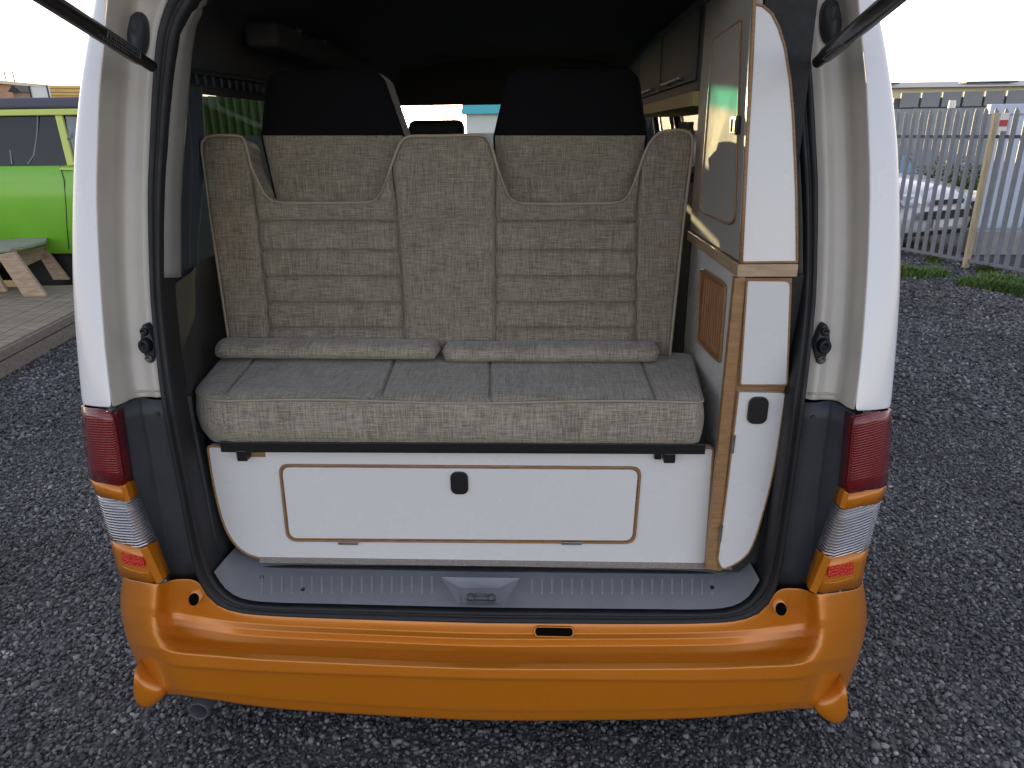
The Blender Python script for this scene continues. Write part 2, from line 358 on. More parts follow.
# ------------------------------------------------------------------ ground and gravel
props(mesh('ground', [(-150,-60,0),(150,-60,0),(150,260,0),(-150,260,0)], [(0,1,2,3)], M['grit'], recalc=False, origin=(0,0,0)), kind='structure')
def scatter(name, pts, sizes, material, label, cat, flat=.65):
    t = (1+5**.5)/2
    ic = np.array([(-1,t,0),(1,t,0),(-1,-t,0),(1,-t,0),(0,-1,t),(0,1,t),(0,-1,-t),(0,1,-t),(t,0,-1),(t,0,1),(-t,0,-1),(-t,0,1)], float)/math.sqrt(1+t*t)
    fc = np.array([(0,11,5),(0,5,1),(0,1,7),(0,7,10),(0,10,11),(1,5,9),(5,11,4),(11,10,2),(10,7,6),(7,1,8),(3,9,4),(3,4,2),(3,2,6),(3,6,8),(3,8,9),(4,9,5),(2,4,11),(6,2,10),(8,6,7),(9,8,1)])
    n = len(pts); V = np.repeat(ic[None], n, 0)*(1+rng.uniform(-.32, .32, (n, 12, 1)))
    V *= rng.uniform(.65, 1.3, (n, 1, 3)); V[:, :, 2] *= flat
    a = rng.normal(size=(n, 4)); a[:, 1:3] *= .45; a /= np.linalg.norm(a, axis=1)[:, None]; w, x, y, z = a.T
    Rm = np.stack([1-2*(y*y+z*z), 2*(x*y-z*w), 2*(x*z+y*w), 2*(x*y+z*w), 1-2*(x*x+z*z), 2*(y*z-x*w), 2*(x*z-y*w), 2*(y*z+x*w), 1-2*(x*x+y*y)], 1).reshape(n, 3, 3)
    V = np.einsum('nij,nkj->nki', Rm, V)*sizes[:, None, None] + pts[:, None, :]
    Fc = (fc[None]+12*np.arange(n)[:, None, None]).reshape(-1, 3)
    me = bpy.data.meshes.new(name); me.vertices.add(n*12); me.vertices.foreach_set('co', V.astype(np.float32).ravel())
    me.loops.add(Fc.size); me.loops.foreach_set('vertex_index', Fc.astype(np.int32).ravel())
    me.polygons.add(len(Fc)); me.polygons.foreach_set('loop_start', np.arange(0, Fc.size, 3, dtype=np.int32)); me.polygons.foreach_set('loop_total', np.full(len(Fc), 3, dtype=np.int32))
    me.update(); me.materials.append(material)
    o = bpy.data.objects.new(name, me); COL.objects.link(o); props(o, label, cat, kind='stuff'); return o
def gravel():
    P = []; Sz = []
    def zone(x0, x1, y0, y1, dens, s0, s1):
        n = int((x1-x0)*(y1-y0)*dens); p = np.stack([rng.uniform(x0, x1, n), rng.uniform(y0, y1, n)], 1)
        s = rng.uniform(s0, s1, n)*np.where(rng.random(n) < .06, 1.5, 1)
        P.append(np.column_stack([p, s*rng.uniform(.1, .7, n)])); Sz.append(s)
    zone(-2.6, -.75, -.5, 2.2, 8500, .0036, .0085); zone(.75, 2.7, -.5, 2.2, 8500, .0036, .0085); zone(-.75, .75, -.45, .5, 8500, .0036, .0085)
    zone(-4.4, -2.6, .3, 5.0, 3000, .007, .012); zone(-2.6, -.9, 2.2, 4.5, 900, .008, .014)
    zone(2.7, 4.2, .3, 4.5, 3000, .007, .012); zone(.95, 2.7, 2.2, 4.5, 2000, .008, .013); zone(2.2, 5.3, 4.5, 7.6, 1300, .009, .016)
    p = np.concatenate(P); s = np.concatenate(Sz)
    a = un(-60, 414, Z=0); b = un(76, 336, Z=0); u = (b-a).normalized()          # keep clear of the deck
    k = ((p[:, 0]-a.x)*u.y-(p[:, 1]-a.y)*u.x) > .01
    p = p[k]; s = s[k]
    scatter('gravel', p, s, M['stone'], 'loose dark grey crushed gravel covering the yard', 'gravel')
gravel()

# ================================================================== CAMPER VAN
van = thing('camper_van', 'orange and white camper van with its tailgate raised, seen from behind', 'van', (MID, 1.9, 0))
def both(fn):                                   # build a left piece and its mirrored twin
    for s in (0, 1): fn((lambda p: p) if s == 0 else mir, s)
def stations(tab, n):                           # tab: list of (y, x) control points -> n samples
    return cr([(x, y, 0) for y, x in tab], n)
def at(tab, y):
    for i in range(len(tab)-1):
        if y <= tab[i+1][0] or i == len(tab)-2:
            a, b = tab[i], tab[i+1]; return a[1]+(b[1]-a[1])*(y-a[0])/(b[0]-a[0])
SIL = [(-40,100),(0,94),(45,85),(75,80),(100,77),(150,72),(192,70.5),(250,69.5),(300,70.5),(350,74.5),(384,77.5),(408,80)]
EDG = [(-40,113),(0,107),(50,103),(100,98.5),(192,96),(250,98),(300,101),(350,105),(384,109),(408,112)]
CRS = [(-40,146),(0,136),(50,128),(100,124),(150,122),(250,121),(300,123),(350,127),(384,131),(400,136)]
SEO = [(-40,200),(-12,176),(0,168),(25,160),(50,156),(100,152.5),(150,150.5),(192,149),(250,150),(300,152),(350,157),(384,161),(400,163)]
def pillar(mp, s):
    ys = [-40,-20,0,20,40,60,80,100,125,150,175,200,230,260,290,320,350,370,388,402]
    rows = []
    for i, y in enumerate(ys):
        last = y > 395
        e = onS(at(EDG, y+(6 if last else 0)), y+(6 if last else 0), 0.0)
        sil = onS(at(SIL, y+(3 if last else 0)), y+(3 if last else 0), .03)
        c = onS(at(CRS, y-(3 if last else 0)), y-(3 if last else 0), .085); so = onS(at(SEO, y), y-(5 if last else 0), .10)
        back = sil + Vector((-.006, .13, 0)); e2 = e + (c-e)*.10 + Vector((.001, .0, 0))
        side = sil.lerp(back, .25) + Vector((-.004, 0, 0))
        sm = e.lerp(sil, .5) + Vector((-.004, -.004, 0))
        lip = e.lerp(sil, .08) + Vector((0, -.003, 0))
        w1 = e.lerp(c, .45)+Vector((.004, .004, 0)); w2 = e.lerp(c, .85)+Vector((-.003, .012, 0))
        b1 = c.lerp(so, .25)+Vector((0, .006, 0)); b2 = c.lerp(so, .6)+Vector((0, .004, 0)); b3 = c.lerp(so, .8)+Vector((0, -.006, 0))
        rows.append([mp(p) for p in (back, side, sil, sm, lip, e, e2, w1, w2, b1, b2, b3, so, so+Vector((.02, .015, 0)))])
    MB().grid(rows).out('rear_pillar', [M['jamb'], M['white']], van, smooth=True)
    o = bpy.data.objects[[k.name for k in van.children if k.name.startswith('rear_pillar')][-1]]
    # outer skin faces get the white body paint, the door jamb its cream primer shade
    me = o.data
    cx = WO[o.name]
    for p in me.polygons:
        pass
    return o, rows
def pillar_build(mp, s):
    o, rows = pillar(mp, s)
    bpy.data.objects.remove(o, do_unlink=True)
    a = MB().grid([r[:6] for r in rows]).out('rear_corner_panel', M['white'], van, smooth=True)
    b = MB().grid([r[5:] for r in rows]).out('door_jamb', M['jamb'], van, smooth=True)
    solid(a, .002, 0); solid(b, .002, 0)
    for q in (a, b): q.modifiers.new('ss', 'SUBSURF').render_levels = 2
    # lower folded edge of the jamb, seam line
    y0 = 392
    t = MB().tube([mp(onS(at(CRS, 388)-2, 392, .083)), mp(onS(148, 391, .092)), mp(onS(162, 391, .095))], .0022, 6).out('jamb_seam', M['jamb'], van, smooth=True)
both(pillar_build)

# dark plastic trim over the lower pillars
ILO = [(400,163),(425,167),(450,172),(500,181.8),(530,187.5),(560,193.5),(578,198)]
OLO = [(408,112),(430,115),(460,120),(485,125),(505,132),(530,141),(550,150),(582,162)]
CLO = [(399,139),(450,149),(480,154),(520,161),(578,171)]
def low_trim(mp, s):
    rows = []
    for k in range(11):
        t = k/10
        yo = 410+t*(580-410); yi = 400+t*(578-400); yc = 398+t*(579-398)
        o_ = onS(at(OLO, yo), yo, .010); c = onS(at(CLO, yc), yc, .075); i_ = onS(at(ILO, yi), yi, .085)
        rows.append([mp(p) for p in (o_+Vector((0,.02,0)), o_, o_.lerp(c, .15)+Vector((0,-.001,0)), o_.lerp(c, .8)+Vector((-.002,.004,0)), c.lerp(o_, .05)+Vector((0,-.003,0)), c, c.lerp(i_, .12)+Vector((0,.003,0)), c.lerp(i_, .6)+Vector((0,-.003,0)), i_, i_+Vector((.05,.03,0)))])
    a = MB().grid(rows).out('lower_pillar_trim', M['plastic'], van, smooth=True); solid(a, .002, 0)
    for px, py in ((153-10, 414), (180, 560)):
        p = onS(px+14 if py < 450 else px, py, .078); b = MB(); c = mp(p)
        b.add([c+Vector((.005*math.cos(q*math.pi/4), -.002, .005*math.sin(q*math.pi/4))) for q in range(8)]+[c+Vector((.007*math.cos(q*math.pi/4), .012, .007*math.sin(q*math.pi/4))) for q in range(8)],
              [tuple(range(8))]+[(q, (q+1) % 8, 8+(q+1) % 8, 8+q) for q in range(8)])
        b.out('trim_clip', M['plastic'], a, smooth=False)
both(low_trim)

# rubber door seal: one loop round the opening
OUTR = [(198,-38),(176,-12),(168,0),(160,25),(156,50),(152.5,100),(150.5,150),(149,192),(150,250),(152,300),(157,350),(163,400),(172,450),(182,500),(187.5,530),(193.5,560),(199,578),(207,593),(220,604.5),(240,611),(270,614),(320,616.5),(400,619),(487,621.5)]
INNR = [(226,-26),(206,-8),(195,5),(183,25),(177,50),(171,100),(167,150),(164.5,192),(163.5,250),(165,300),(170,350),(177,400),(186,450),(196,500),(202,530),(208,555),(214,572),(224,587),(236,596),(252,600.5),(278,602.5),(320,603.5),(400,605.5),(487,607.5)]
def seal():
    n = 70
    o_ = cr([(*p, 0) for p in OUTR], n); i_ = cr([(*p, 0) for p in INNR], n)
    left = []
    for a, b in zip(o_, i_):
        A = onS(a.x, a.y, .055); B = onS(b.x, b.y, .065)
        w = B-A; ring = []
        for u, d in ((0,.045),(0,.0),(.10,-.012),(.28,-.017),(.45,-.010),(.52,-.004),(.6,-.010),(.78,-.016),(.93,-.010),(1,.002),(1.0,.05)):
            ring.append(A+w*u+Vector((0, d, 0)))
        left.append(ring)
    left[-1] = [Vector((MID, p.y, p.z)) for p in left[-1]]
    right = [[mir(p) for p in r] for r in reversed(left[:-1])]
    top = []                                     # the run along the top, above the picture
    A, B = left[0], right[-1]
    rows = left + right
    rows.append([p for p in rows[0]])
    # arch over the top
    arch = []
    for k in range(1, 12):
        t = k/12; arch.append([B[j].lerp(A[j], t)+Vector((0, .03*math.sin(math.pi*t), .045*math.sin(math.pi*t)**.6)) for j in range(len(A))])
    rows = left+right+arch+[left[0]]
    MB().grid(rows).out('door_seal', M['rubber'], van, smooth=True)
seal()

# ---- body shell (sides, roof, front), with window openings
PROF = [(.30,.80),(.45,.855),(.70,.868),(.95,.874),(1.08,.872),(1.25,.862),(1.45,.838),(1.66,.795),(1.80,.745),(1.90,.67),(1.96,.50),(1.985,.25),(1.99,0)]
def px_(z):
    for i in range(len(PROF)-1):
        if z <= PROF[i+1][0]:
            a, b = PROF[i], PROF[i+1]; return a[1]+(b[1]-a[1])*(z-a[0])/(b[0]-a[0])
    return 0
zs = [.30,.45,.70,.95,1.08,1.25,1.45,1.66]
YS = [.16,.42,.50,1.38,1.46,2.30,2.38,2.98,3.05,3.45]
WIN = [(2,3),(4,5),(6,7)]                        # Y bands that are glazed between z 1.08 and 1.66
def shell_side(sign, inset, name, material):
    b = MB()
    for j in range(len(YS)-1):
        for i in range(len(zs)-1):
            hole = any(YS[j] == YS[a] for a, _ in WIN) and zs[i] >= 1.08
            if hole: continue
            if zs[i] >= 1.08 and YS[j] >= 3.0: continue
            y0 = max(YS[j], .15+lean(zs[i])*1.0); y0b = max(YS[j], .15+lean(zs[i+1]))
            q = [(MID+sign*(px_(zs[i])-inset), y0, zs[i]), (MID+sign*(px_(zs[i])-inset), YS[j+1], zs[i]), (MID+sign*(px_(zs[i+1])-inset), YS[j+1], zs[i+1]), (MID+sign*(px_(zs[i+1])-inset), y0b, zs[i+1])]
            b.add(q, [(0,1,2,3)])
    return b.out(name, material, van, smooth=True, recalc=False)
for s in (-1, 1):
    o = shell_side(s, 0, 'body_side', M['white'])
    o = shell_side(s, .045, 'side_lining', M['carpet'])
    # carpeted rear quarter between seal and wall
def roof(name, dz, material, inset, y0):
    pts = [(1.66, px_(1.66)), (1.80,.745),(1.90,.67),(1.96,.50),(1.985,.25),(1.99,0)]
    full = [(-x+inset*(x > 0), z) for z, x in pts]+[(x-inset*(x > 0), z) for z, x in reversed(pts[:-1])]
    rows = []
    for y in (y0, .6, 1.2, 2.0, 2.6, 3.0, 3.12):
        drop = .10 if y > 3.05 else (.03 if y > 2.9 else 0)
        rows.append([Vector((MID+x, y+ (max(0, (z-1.66))*.25 if y == y0 else 0), z-dz-drop)) for x, z in full])
    return MB().grid(rows).out(name, material, van, smooth=True, recalc=False)
roof('roof', 0, M['white'], 0, .30)
roof('headliner', .055, M['headliner'], .03, .30)
MB().box((MID-.76,.26,1.80),(MID+.76,.36,1.90)).out('rear_header', M['white'], van, bevel=.012)
MB().box((MID-.72,.34,1.795),(MID+.72,.42,1.87)).out('header_trim', M['headliner'], van, bevel=.012)
# lower front body
b = MB()
b.box((MID-.87,3.45,.30),(MID+.87,3.58,1.02)); b.out('front_panel', M['white'], van, bevel=.04)
MB().box((MID-.80,.14,.33),(MID+.80,3.45,.44)).out('underbody', M['hole'], van)
MB().box((MID-.80,.145,.442),(MID+.80,3.44,.462)).out('floor', M['carpet'], van)
# dashboard, windscreen
MB().prism([(MID-.78,2.85,.5),(MID-.78,3.44,.5),(MID-.78,3.44,1.08),(MID-.78,3.2,1.14),(MID-.78,2.95,1.06)], (1.56,0,0)).out('dashboard', M['black'], van, bevel=.02)
W0, W1, W2 = (3.46, 1.06), (3.14, 1.79), (3.12, 1.835)
def pane(a, b_, xa, xb, name, material, par):
    v = []
    for k in range(9):
        t = k/8*2-1; v.append([Vector((MID+t*xa, a[0]-.10*t*t, a[1])), Vector((MID+t*xb, b_[0]-.10*t*t, b_[1]))])
    return MB().grid(v).out(name, material, par, smooth=True, recalc=False)
ws = pane(W0, W1, .80, .755, 'windscreen', M['windscreen'], van)
pane(W1, W2, .755, .73, 'shade_band', M['shadeband'], ws)
b = MB()
for s in (-1, 1): b.bar((MID+s*.82,3.36,1.05),(MID+s*.735,3.06,1.84),.06,.06,(0,1,0)); b.out('windscreen_pillar', M['navy'], van); b = MB()
MB().box((MID-.80,3.0,1.83),(MID+.80,3.11,1.97)).out('windscreen_header', M['headliner'], van)
for x0, x1, zv in ((-.70,.0,1.652),(.20,.80,1.585)):  # right visor is unseen, added and sized to keep sun off the lockers
    v = MB().prism([(MID+x0,2.94,1.84),(MID+x0,2.965,1.84),(MID+x0,3.00,zv),(MID+x0,2.98,zv)], (x1-x0,0,0)).out('sun_visor', M['headliner'], van, bevel=.008)
# side windows
for s in (-1, 1):
    for a, b_ in WIN:
        rows = [[Vector((MID+s*(px_(z)-.012), y, z)) for z in (1.08,1.25,1.45,1.66)] for y in (YS[a]-.005, YS[b_]+.005)]
        g = MB().grid(rows).out('side_window', M['sideglass'], van, smooth=True, recalc=False)
        fr = MB()
        y0, y1 = YS[a], YS[b_]
        for z in (1.09, 1.65): fr.bar((MID+s*(px_(z)-.035), y0, z), (MID+s*(px_(z)-.035), y1, z), .03, .04)
        for y in (y0+.02, y1-.02): fr.tube([(MID+s*(px_(z)-.035), y, z) for z in (1.09,1.25,1.45,1.65)], .018, 6)
        fr.out('window_frame', M['navy'], g, smooth=True)
# rear quarter carpet lining + wheel-arch swell on the left, dark lining on the right
def quarter(mp, s):
    rows = []
    for z in (.455,.50,.58,.66,.75,.85,.95,1.05,1.12,1.18):
        a = onS(at([(y, x) for x, y in INNR[3:20]], 300), 300, .06)
        # find the seal's inner edge at this height
        best = min((onS(x, y, .075) for x, y in cr([(*p, 0) for p in INNR[5:20]], 60) and [(q.x, q.y) for q in cr([(*p, 0) for p in INNR[5:20]], 60)]), key=lambda p: abs(p.z-z))
        x = best.x+.002; y = best.y
        sw = .06*math.exp(-((z-.62)/.16)**2) if z < 1.0 else 0
        rows.append([mp(Vector(p)) for p in ((x, y, z), (x-.004, y+.03, z), (x-.02+sw*.4, y+.10, z), (-.77+sw+.02, y+.22, z), (-.80+sw, y+.36, z), (-.815, y+.6, z))])
    MB().grid(rows).out('quarter_lining', M['carpet'], van, smooth=True)
both(quarter)
# beige trim running down inside the seal
INT = [(-30,236),(0,208),(20,196),(50,191),(100,187),(150,183),(192,180),(230,179.5),(278,180)]
def trimstrip(mp, s):
    ii = [(y, x) for x, y in INNR]
    rows = []
    for y in (-25,-8,8,25,50,75,100,125,150,175,200,225,250,268,277):
        A = onS(at(ii, y), y, .072); B = onS(at(INT, y), y, .115)
        rows.append([mp(p) for p in (A+Vector((-.004,0,0)), A.lerp(B, .12)+Vector((0,-.008,0)), A.lerp(B, .5)+Vector((.002,-.008,0)), A.lerp(B, .88)+Vector((.002,-.006,0)), B, B+Vector((-.04, .05, 0)))])
    o = MB().grid(rows).out('inner_pillar_trim', M['beigetrim'] if s == 0 else M['greytrim'], van, smooth=True); solid(o, .006, 0)
both(trimstrip)

# curtain and rail at the left rear window, ceiling handle
b = MB(); rows = []
for k in range(33):
    y = .36+.24*k/32; w = .012*math.sin(k*1.15)
    rows.append([Vector((-.765+w, y, 1.62)), Vector((-.775+w*1.2, y-.02*k/32, 1.45)), Vector((-.79+w*.9, y-.10*k/32, 1.25)), Vector((-.80+w*.8, y-.13*k/32, 1.12))])
props(b.grid(rows).out('curtain', M['curtain'], None, smooth=True), 'dark navy curtain bunched at the left rear window of the van', 'curtain')
b = MB(); b.tube([(-.745,.36,1.65),(-.745,.9,1.66),(-.745,1.4,1.66)], .007, 8)
for k in range(20): b.tube([(-.745,.38+.05*k,1.648),(-.745,.38+.05*k,1.625)], .004, 6)
b.out('curtain_rail', M['navy'], van)
MB().tube([(-.60,.95,1.80),(-.62,.95,1.76),(-.62,1.0,1.745),(-.62,1.16,1.745),(-.62,1.21,1.76),(-.60,1.21,1.80)], .011, 8).out('grab_handle', M['greytrim'], van, smooth=True)
MB().box((-.70,.75,1.73),(-.60,1.9,1.80)).out('air_duct', M['headliner'], van, bevel=.02)

# ---- bumper (left half measured, mirrored)
RW = [ # rows of (px,py,Y) for the left half, silhouette -> centre
 [(119,576,.10),(138,580,.03),(156,584,.0),(162,583,.02),(172,579,.05),(185,578,.055),(198,579,.05),(207,594,.05),(222,606,.05),(250,613,.05),(300,616,.05),(400,620,.05),(487,622.5,.05)],
 [(117.5,590,.10),(136,594,.02),(155,597,-.01),(161,597,.01),(172,594,.045),(183,594,.048),(195,596,.046),(207,602,.045),(222,611,.045),(250,618,.045),(300,622,.045),(400,626,.045),(487,629,.045)],
 [(117,600,.10),(135,604,.015),(154,609,-.02),(160,610,.0),(170,611,.040),(184,613,.044),(198,615,.042),(212,618,.042),(228,621,.042),(255,624,.042),(300,627,.042),(400,631,.042),(487,634,.042)],
 [(117,607,.10),(135,611,.012),(153,617,-.025),(160,618,-.005),(171,618,.034),(186,620,.038),(200,622,.036),(214,624.5,.036),(230,627,.034),(256,629.5,.032),(300,632,.030),(400,636,.030),(487,639.5,.030)],
 [(117.5,613,.10),(135,617,.010),(153,623,-.03),(161,625,-.01),(172,625,.024),(187,627,.028),(200,629,.028),(214,631.5,.028),(230,634,.028),(256,636.5,.028),(300,639,.028),(400,643,.028),(487,647,.028)],
 [(119,622,.10),(137,627,.006),(154,631,-.035),(163,634,-.03),(174,637,-.01),(188,638,-.005),(201,639.5,-.005),(215,641,-.005),(231,643,-.006),(257,645,-.008),(300,647,-.010),(400,651.5,-.010),(487,655,-.012)],
 [(121.5,632,.10),(139,638,.0),(157,641,-.045),(166,644,-.055),(177,647,-.055),(190,648.5,-.055),(203,649.5,-.055),(216,650.5,-.055),(232,652,-.055),(258,654,-.056),(300,656,-.058),(400,660.5,-.060),(487,664,-.062)],
 [(123,638,.10),(141,645,-.006),(160,648,-.055),(168,651,-.066),(179,653,-.070),(191,654,-.070),(204,655,-.070),(217,656,-.070),(233,657.5,-.072),(259,659.5,-.072),(300,661.5,-.074),(400,666,-.076),(487,669,-.078)],
 [(127,650,.10),(146,657,-.004),(164,662,-.054),(173,664,-.066),(183,665.5,-.072),(194,666.5,-.073),(207,667.5,-.073),(219,668,-.074),(235,669,-.075),(261,670.5,-.076),(300,672,-.078),(400,675.5,-.080),(487,678,-.082)],
 [(128,652,.10),(147,659.5,-.002),(165,664.5,-.050),(174,666.5,-.062),(184,668,-.068),(195,669,-.069),(208,670,-.069),(220,670.5,-.070),(236,671.5,-.071),(262,673,-.072),(300,674.5,-.074),(400,678,-.076),(487,680.5,-.078)],
 [(139,677,.10),(157,684,.004),(175,687,-.042),(184,689,-.055),(193,690,-.060),(203,691,-.062),(215,692,-.063),(227,693,-.064),(242,694.5,-.065),(265,697,-.066),(300,700,-.068),(400,706,-.070),(487,710,-.072)],
 [(140,679,.10),(158,686.5,.006),(176,689.5,-.038),(185,691.5,-.051),(194,692.5,-.056),(204,693.5,-.058),(216,694.5,-.059),(228,695.5,-.060),(243,697,-.061),(266,699.5,-.062),(300,702.5,-.064),(400,708.5,-.066),(487,712.5,-.068)],
 [(146,690,.10),(162,694,.012),(180,694,-.030),(188,695.5,-.044),(197,697,-.05),(207,698.5,-.052),(218,700,-.053),(230,702,-.054),(245,704.5,-.055),(268,707.5,-.056),(300,710.5,-.058),(400,716.5,-.060),(487,721,-.062)],
 [(148,691,.12),(164,694,.04),(181,694,.01),(189,695,.0),(198,696,.0),(208,697,.0),(219,699,.0),(231,701,.0),(246,703,.0),(269,706,.0),(300,709,.0),(400,715,.0),(487,719,.0)],
]
def bumper():
    rows = []
    for ri, r in enumerate(RW):
        sh = 0 if ri < 5 else .018 if ri == 5 else .032
        L_ = [un(x-(6 if j == 0 else 3 if j == 1 else 0), y, Y=Y+sh*min(1, max(0, (j-2)/5))) for j, (x, y, Y) in enumerate(r)]
        back = L_[0]+Vector((.0, .22, 0)); 
        L_ = [back]+L_
        full = L_ + [mir(p) for p in reversed(L_[:-1])]
        full[len(L_)-1].x = MID
        rows.append(full)
    o = MB().grid(rows).out('bumper', M['orange'], van, smooth=True)
    solid(o, .003, 0)
    me = o.data; W_ = len(rows[0]); at_ = me.attributes.new('crease_edge', 'FLOAT', 'EDGE')
    cv = {2:.9,3:1,4:1,5:.4,6:.55,7:.6,8:.9,9:.9,10:.8,11:.8,12:.4}
    for e_ in me.edges:
        a, b_ = e_.vertices
        if a//W_ == b_//W_: at_.data[e_.index].value = cv.get(a//W_, 0)
    m = o.modifiers.new('ss', 'SUBSURF'); m.levels = 0; m.render_levels = 3
    return o
bump = bumper()
def disc(c, r, n, d, ratio=1.0): # rim of points, leaning with the bumper's face
    return [c+Vector((r*math.cos(2*math.pi*k/n), d+.55*r*ratio*math.sin(2*math.pi*k/n), r*ratio*math.sin(2*math.pi*k/n))) for k in range(n)]
def hole(mp, s):
    c = mp(un(194.5, 598.5, Y=.033)); n = 24
    b = MB().grid([disc(c, .0165, n, .022)+[disc(c, .0165, n, .022)[0]], disc(c, .0135, n, -.004)+[disc(c, .0135, n, -.004)[0]], disc(c, .012, n, -.001)+[disc(c, .012, n, -.001)[0]]])
    b.out('hole_rim', M['orange'], bump, smooth=True)
    MB().prism(disc(c, .0132, n, -.0035), (0, .02, 0)).out('round_hole', M['hole'], bump)
both(hole)
c = un(554, 631, Y=.040)
sl = [c+Vector((x, -.005+.6*z, z)) for x, z in rr(-.044, -.0068, .044, .0068, .0067, 6)]
MB().prism(sl, (0, .02, .0)).out('slot_hole', M['hole'], bump)
lip = [c+Vector((x, -.003+.6*z, z)) for x, z in rr(-.047, -.0095, .047, .0095, .0092, 6)]
MB().tube(lip, .002, 6, closed=True).out('slot_rim', M['orange'], bump, smooth=True)
# orange flaps below the bumper corners, exhaust
def flap(mp, s):
    P = [(135.5,666),(141,674),(150,680),(160,684),(167,690),(164,697),(157,703),(150,706.5),(143,706),(137,701),(134,693),(134,680)]
    f = [un(x, y, Y=-.012) for i, (x, y) in enumerate(P)]
    cen = sum(f, Vector())/len(f)
    rows = []
    for sc, d in ((.0,-.016),(.5,-.0155),(.82,-.012),(.94,-.006),(1.0,.004),(1.0,.03),(1.0,.20)):
        rows.append([mp(cen+(p-cen)*sc+Vector((0,d,0))) for p in f+[f[0]]])
    MB().grid(rows).out('corner_flap', M['orange'], van, smooth=True)
both(flap)
e = un(199, 711, Y=.03)
pipe = MB(); n = 20
pr = []
for dy, r in ((0,.022),(-.004,.0245),(0,.0265),(.05,.0265),(.4,.0265)): pr.append([p for p in [e+Vector((r*math.cos(2*math.pi*k/n), dy, r*math.sin(2*math.pi*k/n))) for k in range(n+1)]])
pr.insert(0, [e+Vector((.022*math.cos(2*math.pi*k/n), .15, .022*math.sin(2*math.pi*k/n))) for k in range(n+1)])
pipe.grid(pr).out('exhaust_pipe', M['galvdark'], van, smooth=True)

# ---- tail lights (measured left, mirrored)
def lampgrid(mp, rows, name, material, par, sm=True):
    """rows: [(y,x_sil),(y,x_mid),(y,x_edge),(y,x_inner)] -> strip"""
    g = []
    for r in rows:
        p = [onS(x, y, o_) for (x, y), o_ in zip(r, (.030, .000, -.012, -.002))]
        p = [p[0]+Vector((0,.09,0)), p[0]+Vector((.001,.02,0))] + p[:1] + [p[0].lerp(p[1], .5)+Vector((-.003,-.003,0))] + p[1:] + [p[3]+Vector((.004,.03,0))]
        g.append([mp(q) for q in p])
    o = MB().grid(g).out(name, material, par, smooth=sm); solid(o, .004, 0); return o
def split(a, b_, n):                            # rows between two rows
    return [[tuple(Vector(p).lerp(Vector(q), k/n)) for p, q in zip(a, b_)] for k in range(n+1)]
def lamp(mp, s):
    tl = thing_child('tail_light', van, mp(onS(112, 480, .02)))
    r0 = [(82,406),(97,408.5),(110,411.5),(113,413)]; r1 = [(84.5,440),(99,443),(113,446),(118,447)]; r2 = [(90,478),(104,482.5),(120,486),(124,485)]
    r3 = [(96.5,494),(109,498.5),(124,502),(130,500.5)]
    r4 = [(110.5,539),(124,543.5),(139,548),(148,546)]
    r5 = [(119.5,574),(132,578),(150,582.5),(161,580)]
    lampgrid(mp, split(r0, r1, 3)+split(r1, r2, 3)[1:], 'red_lens', M['redlens'], tl)
    lampgrid(mp, split([(x+.3, y+.8) for x, y in r2], [(x-.3, y-.8) for x, y in r3], 2), 'orange_band', M['orange'], tl)
    lampgrid(mp, split(r3, r4, 4), 'clear_lens', M['clearlens'], tl)
    o = lampgrid(mp, split([(x+.3, y+.8) for x, y in r4], r5, 3), 'orange_lower_band', M['orange'], tl)
    for nm, q in (('orange_inner_trim', [(139.5,549.5,-.014),(147,546.5,-.010),(163,581,-.010),(156.5,584.5,-.014)]), ('orange_inner_edge', [(120.5,486.5,-.014),(125.5,484.5,-.010),(130.5,500,-.010),(125,502.5,-.014)])):
        MB().prism([mp(onS(x, y, o_)) for x, y, o_ in q], (0,.02,0)).out(nm, M['orange'], tl, bevel=.002)
    q = [(121,552),(143,558),(144.5,568),(123,563.5)]
    P = [onS(x, y, o_) for (x, y), o_ in zip(rquad([(a, b_, 0) for a, b_ in q], 2, 3) and [(v.x, v.y) for v in rquad([(a, b_, 0) for a, b_ in q], 2, 3)], [0]*99)]
    P = []
    for v in rquad([(a, b_, 0) for a, b_ in q], 2, 3):
        t = (v.x-119)/(146-119); P.append(onS(v.x, v.y, .006*(1-t)-.018*t-.003))
    MB().prism([mp(p) for p in P], (0,.012,0)).out('red_reflector', M['reflector'], tl)
    P = [onS(x, y, o_) for x, y, o_ in ((123,566.5,.002),(131,570,-.004),(140,572.5,-.010),(149,573,-.013))]
    MB().tube([mp(p) for p in P], .0022, 6).out('lower_lip', M['orange'], tl, smooth=True)
def thing_child(name, parent, loc):
    o = bpy.data.objects.new(name, None); COL.objects.link(o); WO[o.name] = Vector(loc); o.parent = parent; o.location = Vector(loc)-WO[parent.name]; o.empty_display_size = .05
    return o
both(lamp)

